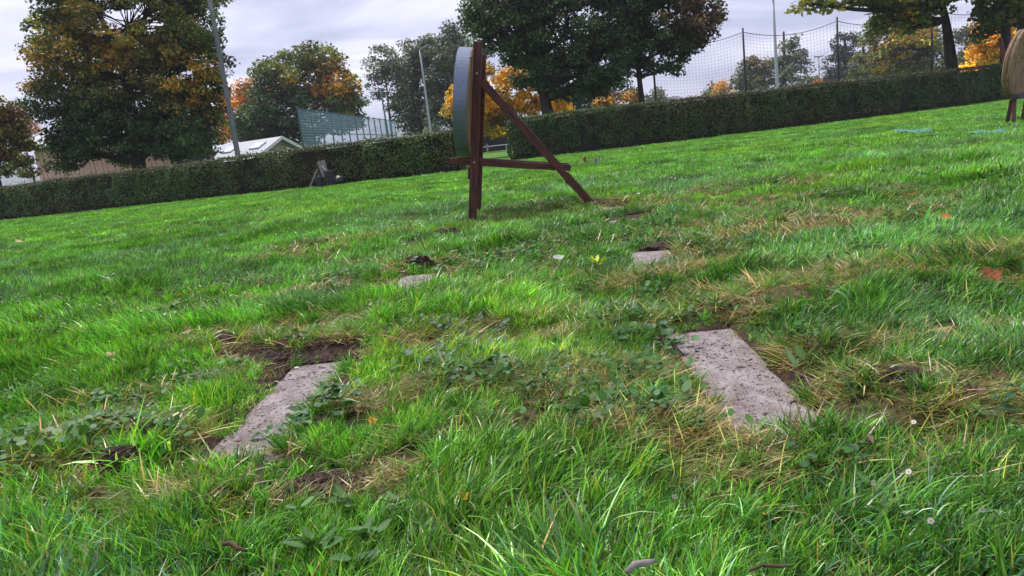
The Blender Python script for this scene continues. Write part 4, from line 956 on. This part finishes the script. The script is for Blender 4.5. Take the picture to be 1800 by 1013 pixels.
# a few seed stalks
Ps = zone(1.0, 9, .42, .5); Ps = Ps[rng.random(len(Ps)) < .5]
plant(Ps, ('stalk', 'stalk', 'stalk', 'stalk'), 3)
for k_, (cx_, cy_, rz_, wd_, ln_, z_) in enumerate(SLABS[:4]):
    c_, s_ = math.cos(rz_), math.sin(rz_)
    for side_, pr_ in (('L', .10), ('R', .55 if k_ == 1 else .10), ('N', .55), ('F', .15)):
        L_ = ln_ if side_ in 'LR' else wd_
        for q_ in np.arange(-L_/2, L_/2, .016):
            if rng.random() > pr_*(1.4*vnoise(q_*9+k_*7, 3.0+ord(side_), 5)): continue
            o_ = rng.uniform(-.006, .03)
            u, v, yw = {'L': (-wd_/2-o_, q_, 0), 'R': (wd_/2+o_, q_, math.pi), 'N': (q_, -ln_/2-o_, math.pi/2), 'F': (q_, ln_/2+o_, -math.pi/2)}[side_]
            pts.append(np.array([[cx_+u*c_-v*s_, cy_+u*s_+v*c_, -.018]])); rots.append(np.array([[0, 0, rz_+yw+rng.normal(0, .7)]])); scls.append(np.array([rng.uniform(.35, .8)]))
            ids.append(np.array([rng.choice(T['thatch'] if rng.random() < .25 else T['comb'])])); tints.append(np.full((1, 3), rng.uniform(.6, 1.25)))
PT = np.concatenate(pts); RT = np.concatenate(rots); SCL = np.concatenate(scls); ID = np.concatenate(ids); TN = np.concatenate(tints)
pmesh = bpy.data.meshes.new('grass'); pmesh.vertices.add(len(PT)); pmesh.vertices.foreach_set('co', PT.astype(np.float32).ravel())
def attr(nm, ty, arr, key):
    a_ = pmesh.attributes.new(nm, ty, 'POINT'); a_.data.foreach_set(key, np.ascontiguousarray(arr).ravel())
attr('rot', 'FLOAT_VECTOR', RT.astype(np.float32), 'vector'); attr('scl', 'FLOAT', SCL.astype(np.float32), 'value'); attr('idx', 'INT', ID.astype(np.int32), 'value')
t4 = np.ones((len(PT), 4), np.float32); t4[:, :3] = TN; attr('tint', 'FLOAT_COLOR', t4, 'color')
pmesh.update()
go = link('grass', pmesh); tag(go, 'long wet green lawn grass with flattened and dry patches', 'grass', kind='stuff')
ng = bpy.data.node_groups.new('grass_scatter', 'GeometryNodeTree')
ng.interface.new_socket('Geometry', in_out='INPUT', socket_type='NodeSocketGeometry'); ng.interface.new_socket('Geometry', in_out='OUTPUT', socket_type='NodeSocketGeometry')
gi = N(ng, 'NodeGroupInput'); gout = N(ng, 'NodeGroupOutput')
mp_ = N(ng, 'GeometryNodeMeshToPoints'); mp_.inputs['Radius'].default_value = 0.001
iop = N(ng, 'GeometryNodeInstanceOnPoints'); ci = N(ng, 'GeometryNodeCollectionInfo')
ci.inputs['Collection'].default_value = tcol; ci.inputs['Separate Children'].default_value = True; ci.inputs['Reset Children'].default_value = True
def named(nm, ty):
    n = N(ng, 'GeometryNodeInputNamedAttribute', data_type=ty); n.inputs['Name'].default_value = nm
    return [s for s in n.outputs if s.enabled and s.name == 'Attribute'][0]
ng.links.new(gi.outputs[0], mp_.inputs[0]); ng.links.new(mp_.outputs[0], iop.inputs['Points']); ng.links.new(ci.outputs[0], iop.inputs['Instance'])
iop.inputs['Pick Instance'].default_value = True
ng.links.new(named('idx', 'INT'), iop.inputs['Instance Index']); ng.links.new(named('rot', 'FLOAT_VECTOR'), iop.inputs['Rotation']); ng.links.new(named('scl', 'FLOAT'), iop.inputs['Scale'])
ng.links.new(iop.outputs[0], gout.inputs[0])
md = go.modifiers.new('scatter', 'NODES'); md.node_group = ng
print('grass instances', len(PT))

# ------------------------------------------------------------------ soil clods, crumbs
def clod(label, px, py, rx, ry, h, seed):
    p = gnd(px, py); z0 = gz(p[0], p[1]); bm = bmesh.new(); rr = random.Random(seed)
    def lump(c, s, sub):
        m_ = bmesh.ops.create_icosphere(bm, subdivisions=sub, radius=1)
        off = Vector((rr.uniform(-9, 9), rr.uniform(-9, 9), 0))
        for v in m_['verts']:
            d = 1+.35*mnoise.noise(v.co*1.6+off)+.22*mnoise.noise(v.co*4+off)+.12*mnoise.noise(v.co*9+off)
            v.co = Vector((v.co.x*s[0]*d, v.co.y*s[1]*d, v.co.z*s[2]*d))+Vector(c)
    lump((0, 0, h*.15), (rx, ry, h), 4)
    for _ in range(130):
        a_ = rr.uniform(0, 6.28); q = rr.random()**.5*1.35; s = rr.uniform(.003, .013)
        lump((rx*q*math.cos(a_), ry*q*math.sin(a_), max(0, h*(1-q*q))*.9+.004), (s, s*rr.uniform(.6, 1), s*.7), 1)
    me = bpy.data.meshes.new('soil_clod'); bm.to_mesh(me); bm.free(); o = link('soil_clod', me, MAT['soil']); o.location = (p[0], p[1], z0); o.rotation_euler.z = rr.uniform(-.4, .4)
    return tag(o, label, 'soil', 'clods of dug up soil')
clod('long crumbly heap of dark soil above the left slab', 540, 610, .14, .06, .045, 1)
clod('crumbly brown soil heap at the left end of the dug trench', 400, 618, .07, .05, .04, 2)
clod('brown soil bank touching the top left corner of the left slab', 480, 638, .08, .05, .035, 3)
clod('dark upturned turf clod just left of the stand foot', 780, 412, .16, .12, .07, 4)
clod('dark soil clump in the grass low at the left', 218, 838, .05, .03, .03, 5)
clod('flat dark soil smear near the bottom left corner', 135, 888, .06, .025, .02, 6)
clod('brown rooty clod right of the large pale slab', 1592, 700, .05, .03, .026, 7)
clod('dark soil clump at the right of the reddish slab corner', 790, 512, .07, .06, .05, 8)
clod('soil bank left of the reddish slab corner', 600, 515, .16, .06, .035, 9)
clod('soil heap just beyond the reddish slab corner', 735, 472, .10, .06, .05, 10)
clod('crumbly soil at the near end of the left slab', 455, 800, .05, .025, .03, 11)
clod('soil bank beyond the small slab corner right of middle', 1165, 440, .14, .08, .05, 12)
clod('dark earth beside the brace foot of the stand', 1120, 376, .14, .08, .035, 13)
clod('bare earth patch with dry roots below the left slab', 560, 845, .09, .05, .012, 14)
# crumbs of dirt on the slabs
CV, CF = [], []
for i, (cx_, cy_, rz, wd, ln, z) in enumerate(SLABS):
    n = [1900, 1700, 200, 200, 60, 40][i]
    for _ in range(n):
        u, v = random.uniform(-.49, .49)*wd, random.uniform(-.49, .49)*ln
        if mnoise.noise(Vector((u*9, v*5, i))) < random.uniform(-.6, .3): continue
        s = random.choice((.0006, .0007, .0008, .0009, .0011, .0013, .0018) if random.random() < .95 else (.0026, .0036)); c_, s_ = math.cos(rz), math.sin(rz)
        x, y = cx_+u*c_-v*s_, cy_+u*s_+v*c_; b_ = len(CV); el = random.uniform(1, 5); an = random.gauss(0.1, .5)
        for (dx, dy, dz) in ((1,0,0),(0,1,0),(-1,0,0),(0,-1,0),(0,0,1)):
            ex, ey = dx*el, dy; CV.append((x+s*(ex*math.cos(an)-ey*math.sin(an)), y+s*(ex*math.sin(an)+ey*math.cos(an)), z+.0015+dz*s*.9))
        CF += [(b_, b_+1, b_+4), (b_+1, b_+2, b_+4), (b_+2, b_+3, b_+4), (b_+3, b_, b_+4)]
# loose lumps over the dug up earth
for (cx_, cy_, rx, ry, st_) in SOIL:
    if cy_ > 6: continue
    n = int(st_*1500*rx*ry/.03)
    U = rng.normal(0, .55, (min(n, 1500), 2)); X_ = cx_+U[:, 0]*rx; Y_ = cy_+U[:, 1]*ry
    kk = (blob(X_, Y_, SOIL, 41) > .25) & (slab_dist(X_, Y_) > .004); X_, Y_ = X_[kk], Y_[kk]; Z_ = height(X_, Y_)
    for x, y, zq in zip(X_, Y_, Z_):
        s = random.choice((.002, .003, .003, .004, .005, .007, .011)); b_ = len(CV); an = random.uniform(0, 6.28)
        for (dx, dy, dz) in ((1,0,0),(0,1,0),(-1,0,0),(0,-1,0),(.2,.1,1)):
            j1, j2, j3 = random.uniform(.6, 1.5), random.uniform(.6, 1.4), random.uniform(.5, 1.4)
            CV.append((x+s*j1*(dx*math.cos(an)-dy*math.sin(an)), y+s*j2*(dx*math.sin(an)+dy*math.cos(an)), zq+(s*j3 if dz else -.001)))
        CF += [(b_, b_+1, b_+4), (b_+1, b_+2, b_+4), (b_+2, b_+3, b_+4), (b_+3, b_, b_+4)]
me = bpy.data.meshes.new('soil_crumbs'); me.from_pydata(CV, [], CF); o = link('soil_crumbs', me, MAT['crumb']); tag(o, 'dark crumbs of soil and dead stems scattered over the slabs', 'soil crumbs', kind='stuff')

# ------------------------------------------------------------------ weeds with separate leaves
def leaf_mesh(name, shape, col, n=10, cup=.15, vein=True):
    """outline list of (x along, y half width); returns a mesh with a mid rib fold; stalk at origin"""
    V, Fc = [], []
    for (x, w_) in shape:
        V += [(x, -w_, cup*w_*1.2+.02*math.sin(x*9)), (x, 0, -.02+.10*x*(1-x)), (x, w_, cup*w_*1.2+.02*math.cos(x*8))]
    for i in range(len(shape)-1):
        a_ = i*3; Fc += [(a_, a_+3, a_+4, a_+1), (a_+1, a_+4, a_+5, a_+2)]
    me = bpy.data.meshes.new(name); me.from_pydata(V, [], Fc)
    at2 = me.attributes.new('col', 'FLOAT_COLOR', 'POINT')
    c4 = np.ones((len(V), 4), np.float32)
    for i in range(len(V)): c4[i, :3] = np.array(col)*(1.25 if i % 3 == 1 else random.uniform(.85, 1.1))
    at2.data.foreach_set('color', c4.ravel()); me.materials.append(MAT['weed'])
    for p in me.polygons: p.use_smooth = True
    return me
def round_leaf(col):
    n = 14; V = [(.5, 0, -.07)]; 
    for i in range(n):
        a_ = math.pi*2*i/n; notch = .55 if i == n//2 else 1; rad = .5*notch*(1+.05*(-1)**i); V.append((.5+rad*math.cos(a_), rad*math.sin(a_), .05*math.sin(a_*3)+.02))
    Fc = [(0, 1+i, 1+(i+1) % n) for i in range(n)]; me = bpy.data.meshes.new('leaf'); me.from_pydata(V, [], Fc)
    at2 = me.attributes.new('col', 'FLOAT_COLOR', 'POINT'); c4 = np.ones((len(V), 4), np.float32)
    for i in range(len(V)): c4[i, :3] = np.array(col)*random.uniform(.9, 1.12)
    at2.data.foreach_set('color', c4.ravel()); me.materials.append(MAT['weed'])
    for p in me.polygons: p.use_smooth = True
    return me
IV = [round_leaf(c) for c in ((.04, .10, .035), (.05, .115, .045), (.035, .085, .03), (.06, .16, .03))]
def ivy(label, px, py, rx, ry, n, size, seed):
    p = gnd(px, py); rr = random.Random(seed); rt_ = empty('ground_ivy', (p[0], p[1], gz(p[0], p[1]))); tag(rt_, label, 'weed', 'round leaved weed patches'); z0 = rt_.location.z
    for _ in range(n):
        a_ = rr.uniform(0, 6.28); q = rr.random()**.6; x, y = rx*q*math.cos(a_), ry*q*math.sin(a_)
        o = link('leaf', rr.choice(IV), None, rt_); s = size*rr.uniform(.65, 1.25); o.scale = (s, s, s)
        o.location = (x, y, gz(p[0]+x, p[1]+y)-z0+rr.uniform(.03, .075)); o.rotation_euler = (rr.uniform(-.45, .45), rr.uniform(-.5, .3), rr.uniform(0, 6.28))
ivy('round leaved weed patch in the middle, above the white leaf', 800, 640, .24, .16, 57, .034, 1)
ivy('bluish weed patch hugging the left edge of the large pale slab', 1150, 610, .14, .22, 57, .036, 2)
ivy('weed patch right of the left slab, beside the yellow leaf', 575, 720, .13, .09, 37, .034, 3)
ivy('weed patch below the dry turf in the lower middle', 830, 690, .18, .07, 34, .032, 4)
ivy('weeds around the bare earth below the left slab', 500, 760, .09, .05, 23, .03, 5)
ivy('weed patch in deep grass halfway to the stand', 790, 470, .3, .2, 34, .045, 6)
ivy('weed patch by the grass tuft halfway to the stand', 890, 460, .3, .2, 34, .045, 7)
ivy('pale round leaves in the grass at the far lower right', 1770, 740, .07, .05, 20, .02, 8)
ivy('low weeds in the grass left of middle, near pale leaves', 820, 590, .2, .14, 30, .034, 9)
ivy('weed leaves scattered in the lower right grass', 1480, 830, .14, .06, 23, .022, 10)
DOCK = [(0, .03), (.12, .16), (.3, .24), (.55, .25), (.8, .16), (1, .01)]; LANCE = [(0, .02), (.2, .09), (.5, .13), (.8, .08), (1, .005)]; HEART = [(0, .02), (.05, .22), (.2, .36), (.45, .34), (.75, .17), (1, .01)]
def plant_(label, px, py, shape, col, n, L, tilt, seed, name='broadleaf_weed'):
    p = gnd(px, py); rr = random.Random(seed); rt_ = empty(name, (p[0], p[1], gz(p[0], p[1])+.012)); tag(rt_, label, 'plant')
    ms = [leaf_mesh('leaf', shape, tuple(np.array(col)*rr.uniform(.85, 1.15))) for _ in range(3)]
    for i in range(n):
        o = link('leaf', rr.choice(ms), None, rt_); s = L*rr.uniform(.5, 1.3); o.scale = (s, s*rr.uniform(.75, 1.1), s); o.rotation_euler = (rr.uniform(-.55, .55), -rr.uniform(*tilt), i*6.28/n+rr.uniform(-.7, .7)); o.location = (rr.uniform(-.25, .25)*L, rr.uniform(-.25, .25)*L, .012+.012*(i % 3))
plant_('rosette of pale plantain leaves low at the bottom left of middle', 610, 905, DOCK, (.08, .16, .04), 9, .050, (.1, .6), 1)
plant_('broad plantain leaves among grass near the bottom edge', 690, 900, DOCK, (.09, .16, .05), 8, .045, (.1, .6), 2)
plant_('low plantain leaves at the bottom edge left of middle', 560, 965, DOCK, (.06, .14, .035), 8, .06, (.2, .8), 3)
for k_, (lb, x_, y_, n_, L_, c_) in enumerate((('cluster of pale broad leaves in the lower left corner of middle', 650, 945, 10, .045, (.07, .16, .04)), ('small leaf rosette just under the bare earth patch', 590, 885, 8, .04, (.07, .15, .035)),
        ('bright leaf rosette at the bottom left of middle', 530, 920, 9, .045, (.07, .18, .03)), ('low greyish rosette at the bottom edge', 625, 995, 9, .045, (.07, .15, .05)), ('leaf rosette right of the pale broad leaves', 745, 935, 8, .04, (.06, .14, .03)),
        ('tiny rosette left of the short dark stick', 350, 985, 7, .035, (.06, .15, .03)), ('leaf rosette in grass at the bottom right', 1560, 905, 7, .035, (.10, .22, .05)), ('leaf rosette among blades below the daisies', 1530, 870, 7, .03, (.07, .17, .03)),
        ('dark leaf rosette between the two near slabs', 930, 720, 8, .04, (.05, .13, .025)), ('leaf rosette beside the soil heap at left', 330, 650, 8, .04, (.06, .14, .03)))):
    plant_(lb, x_, y_, DOCK, c_, n_, L_, (.05, .65), 40+k_)
plant_('dark folded dock leaf standing by the dry turf', 1025, 775, HEART, (.05, .13, .02), 3, .075, (.5, 1.2), 4)
plant_('broad green leaf overlapping the near end of the large slab', 1335, 742, DOCK, (.07, .18, .025), 5, .055, (.2, .8), 5)
plant_('bright yellow green seedling standing beyond the middle', 1053, 470, LANCE, (.36, .46, .03), 6, .095, (.1, .6), 6)
plant_('pale green nettle like leaves in the middle of the lawn', 870, 645, HEART, (.12, .24, .05), 6, .075, (.2, .9), 7)
plant_('pair of pale oval leaves beside the right edge of large slab', 1405, 660, DOCK, (.14, .24, .10), 3, .075, (.7, 1.3), 8)
plant_('light green leaves above the weed patch in the middle', 985, 610, DOCK, (.14, .26, .08), 4, .08, (.3, .9), 9)
plant_('small plant sprouting by the white leaf right of middle', 905, 668, HEART, (.16, .25, .12), 3, .06, (.2, .7), 10)

# ------------------------------------------------------------------ fallen leaves, sticks, daisies
MAPLE = [(0,0),(.12,.05),(.05,.34),(.26,.30),(.30,.56),(.46,.36),(.62,.42),(.66,.26),(1,0)]
def fallen(label, px, py, size, col, seed, lift=.05, curl=.35, shape='oval', rot=None, spot=None):
    rr = random.Random(seed); p = gnd(px, py, lift); me = bpy.data.meshes.new('fallen_leaf'); V, Fc = [], []
    if shape == 'maple': prof = MAPLE
    else: prof = [(0, 0), (.1, .14), (.3, .27), (.5, .30), (.72, .22), (.9, .08), (1, 0)]
    for i, (x, w_) in enumerate(prof):
        zc = curl*(x-.5)**2; V += [(x, -w_, zc+curl*w_*w_*1.6+.03*rr.uniform(-1, 1)), (x, 0, zc), (x, w_, zc+curl*w_*w_*1.2+.03*rr.uniform(-1, 1))]
    for i in range(len(prof)-1): a_ = i*3; Fc += [(a_, a_+3, a_+4, a_+1), (a_+1, a_+4, a_+5, a_+2)]
    b_ = len(V); V += [(-.3, -.008, .05), (-.3, .008, .05), (.0, .012, 0), (.0, -.012, 0)]; Fc.append((b_, b_+1, b_+2, b_+3))
    me.from_pydata(V, [], Fc); a2 = me.attributes.new('col', 'FLOAT_COLOR', 'POINT'); c4 = np.ones((len(V), 4), np.float32)
    for i in range(len(V)):
        c = np.array(col)*rr.uniform(.75, 1.2)
        if spot and rr.random() < .25: c = np.array(spot)
        c4[i, :3] = c
    a2.data.foreach_set('color', c4.ravel()); me.materials.append(MAT['litter'])
    o = link('fallen_leaf', me); o.scale = (size,)*3; o.location = (p[0], p[1], lift); o.rotation_euler = rot or (rr.uniform(-.5, .5), rr.uniform(-.5, .2), rr.uniform(0, 6.28))
    return tag(o, label, 'leaf', 'fallen leaves on the lawn')
YEL, ORG, RST, TAN, WHT, DRK = (.62, .40, .02), (.5, .2, .03), (.22, .06, .025), (.45, .3, .2), (.6, .62, .5), (.07, .03, .022)
fallen('yellow triangular leaf with brown spot beside the left slab', 647, 742, .048, YEL, 1, .055, .2, rot=(.9, .2, 1.2), spot=(.2, .08, .02))
fallen('curled yellow leaf low in the middle foreground grass', 806, 878, .036, YEL, 2, .06, .7, rot=(.8, .1, 1.0), spot=(.3, .15, .02))
fallen('big rusty brown oak leaf lying at the far right', 1728, 487, .085, (.26, .075, .025), 3, .07, .4, 'maple', rot=(.6, -.1, .1))
fallen('rusty brown leaf left of the big oak leaf', 1635, 492, .06, RST, 4, .06, .5)
fallen('tiny dark leaf standing in grass above the large slab', 1455, 452, .06, DRK, 5, .07, .7, rot=(1.2, .3, 1.2))
fallen('pale cream dead leaf in grass right of the large slab', 1672, 578, .065, (.55, .5, .35), 6, .07, .6, rot=(.5, .3, 2.4))
fallen('pinkish curled leaf in the lower right grass', 1527, 777, .03, (.55, .33, .24), 7, .06, .8, rot=(1.0, 0, .9))
fallen('dark brown curled leaf beside the rooty clod at right', 1690, 690, .06, DRK, 8, .05, .8, 'maple')
fallen('dark leaf scrap at the right edge above the daisies', 1768, 668, .05, (.14, .06, .04), 9, .05, .8)
fallen('white pointed leaf in the middle of the weed patch', 898, 668, .05, WHT, 10, .06, .2, rot=(.2, -.2, .2))
fallen('pale leaf lying in grass halfway to the stand', 972, 455, .09, WHT, 11, .08, .3, rot=(.5, .0, .6))
fallen('small orange leaf left of the dug trench', 358, 587, .045, YEL, 12, .06, .3)
fallen('reddish leaf left of the small orange leaf', 272, 590, .05, (.3, .12, .08), 13, .07, .6)
fallen('tan leaf in the grass near the orange leaf', 338, 582, .05, TAN, 14, .07, .5)
fallen('orange leaf in the long grass at lower left', 268, 692, .045, ORG, 15, .06, .6)
fallen('pale orange leaf in grass at the left, above the long grass', 202, 625, .05, (.6, .4, .2), 16, .07, .3)
fallen('orange brown leaf on the grass left of middle', 320, 520, .06, ORG, 17, .07, .4)
fallen('brown leaf tucked under the grass mound left of middle', 470, 540, .06, (.3, .13, .05), 18, .06, .5)
fallen('small brown leaf far left on the lawn', 112, 500, .08, (.45, .25, .14), 19, .07, .3)
fallen('orange leaf on the lawn far left beneath the hedge', 190, 423, .10, ORG, 20, .07, .4)
fallen('tan leaf far across the lawn left of the stand', 343, 396, .12, (.6, .42, .25), 21, .07, .3)
fallen('tan leaf on the lawn below the left hedge', 40, 426, .14, (.55, .4, .2), 22, .07, .3)
fallen('brown leaf at the left edge in long grass', 10, 600, .06, (.35, .18, .06), 23, .07, .5)
fallen('orange leaf by the left edge, below the brown one', 100, 612, .04, ORG, 24, .06, .4)
fallen('white petal like leaf on the soil above the left slab', 526, 646, .022, WHT, 25, .02, .2)
fallen('cream leaf scrap on bare earth below the left slab', 545, 823, .022, (.6, .55, .4), 26, .02, .3)
fallen('pale leaf scrap right of the cream scrap', 572, 832, .018, WHT, 27, .02, .3)
fallen('brown leaf standing in the weed patch, middle left', 808, 580, .04, (.16, .09, .06), 28, .07, .6, rot=(1.3, 0, 1.4))
fallen('orange leaf on the grass near the right edge', 1660, 386, .09, ORG, 29, .07, .3)
fallen('pale leaf on the soil beside the brace foot', 1066, 388, .10, WHT, 30, .06, .2)
for (x, y, L, an, lb, mt, rd) in ((1128, 996, .07, .6, 'thick grey twig end in grass at the bottom edge', MAT['greywood'], .006), (412, 963, .06, -.45, 'short dark brown stick in grass at bottom left', MAT['twig'], .005), (1355, 1000, .08, .2, 'thin brown twig at the bottom right of middle', MAT['twig'], .003)):
    p = gnd(x, y, .05); mb = MB(); mb.tube([(-L/2, 0, 0), (-L*.2, .003, .006), (L*.2, -.002, .004), (L/2, .002, .0)], [rd, rd*1.1, rd, rd*.6], 7); o = mb.build('stick', mt, None, smooth=True); o.location = (p[0], p[1], .05); o.rotation_euler = (0, .15, an); tag(o, lb, 'stick')
# daisies
def daisy_meshes():
    pet, cen, stm = MB(), MB(), MB()
    for i in range(16):
        a_ = 6.283*i/16; c_, s_ = math.cos(a_), math.sin(a_)
        def P(rad, off, z): return (rad*c_-off*s_, rad*s_+off*c_, z)
        pet.add([P(.3, -.06, 0), P(.75, -.11, .06), P(1, 0, .1), P(.75, .11, .06), P(.3, .06, 0)], [(0, 1, 2, 3, 4)])
    for i in range(10):
        pass
    cen.tube([(0, 0, -.05), (0, 0, .1), (0, 0, .2)], [.36, .36, .2], 10); stm.tube([(0, 0, -5), (.2, 0, -2.5), (0, 0, -.03)], [.09, .08, .08], 5)
    return pet.mesh('petals', MAT['white']), cen.mesh('centre', MAT['ycen']), stm.mesh('stem', MAT['stem'])
MAT['ycen'] = mat_plain('daisy_centre', (.6, .38, .02), .8); MAT['stem'] = mat_plain('stem', (.10, .2, .03), .7)
dp, dc, ds = daisy_meshes()
for (x, y, tl, lb) in ((1606, 742, .4, 'daisy with yellow centre above the open daisy at lower right'), (1597, 829, .5, 'open white daisy with yellow centre in lower right grass'), (1636, 915, .9, 'half closed white daisy lowest at the lower right'),
                       (1535, 848, 1.2, 'white daisy tipped sideways left of the open daisy'), (1186, 873, 1.3, 'pale drooping daisy in the foreground right of middle'), (1726, 896, 1.3, 'faded daisy bud near the right edge'), (290, 552, .4, 'white daisy near the orange leaf at left'), (308, 549, .6, 'small white daisy paired with another at left')):
    p = gnd(x, y, .09); rt_ = empty('daisy', (p[0], p[1], .09)); s = .0062 if y > 700 else .009; rt_.scale = (s,)*3; rt_.rotation_euler = (tl*1.1+.2, random.uniform(-.4, .4), random.uniform(-.6, .6)); tag(rt_, lb, 'daisy', 'daisies in the lawn')
    link('petals', dp, None, rt_); link('centre', dc, None, rt_); link('stem', ds, None, rt_)
def far_daisy_mesh():
    mb = MB(); mb.tube([(0, 0, -.3), (0, 0, .1), (0, 0, .35)], [.6, 1, .5], 8); mb.tube([(0, 0, -5), (0, 0, -.3)], [.1, .1], 4, caps=False); return mb.mesh('daisy', MAT['white'])
fd = far_daisy_mesh(); rd_ = random.Random(3); cnt = 0
while cnt < 120:
    px, py = rd_.uniform(0, 1790), rd_.uniform(190, 420); p = gnd(px, py, .09) if ray(px, py)[2] < -.01 else None
    if p is None or p[1] < 8 or p[1] > 33: continue
    if p[0] < .2 and p[1] > 26.5-.33*(p[0]+1.2): continue
    if p[0] >= .2 and p[1] > 32.5+max(0, p[0]-9)*.4: continue
    o = link('daisy', fd); s = rd_.uniform(.006, .014); o.scale = (s,)*3; o.location = (p[0], p[1], .085+gz(p[0], p[1])); o.rotation_euler = (rd_.uniform(-.5, .5), rd_.uniform(-.5, .5), 0)
    tag(o, 'tiny white daisy dot on the far lawn', 'daisy', 'far daisies dotting the lawn'); cnt += 1

# ------------------------------------------------------------------ haze
HAZE = 0.0004
mb = MB(); mb.box((0, 1300, 49), (8400, 8600-3600, 104))
m = bpy.data.materials.new('haze'); m.use_nodes = True; t = m.node_tree; t.nodes.clear(); o_ = N(t, 'ShaderNodeOutputMaterial'); pv_ = N(t, 'ShaderNodeVolumePrincipled')
pv_.inputs['Color'].default_value = (.80, .83, .95, 1); pv_.inputs['Density'].default_value = HAZE; pv_.inputs['Anisotropy'].default_value = 0.2
t.links.new(pv_.outputs[0], o_.inputs['Volume'])
if HAZE > 0:
    hz = mb.build('haze', m); tag(hz, 'pale air haze over the whole field', 'haze', kind='stuff')
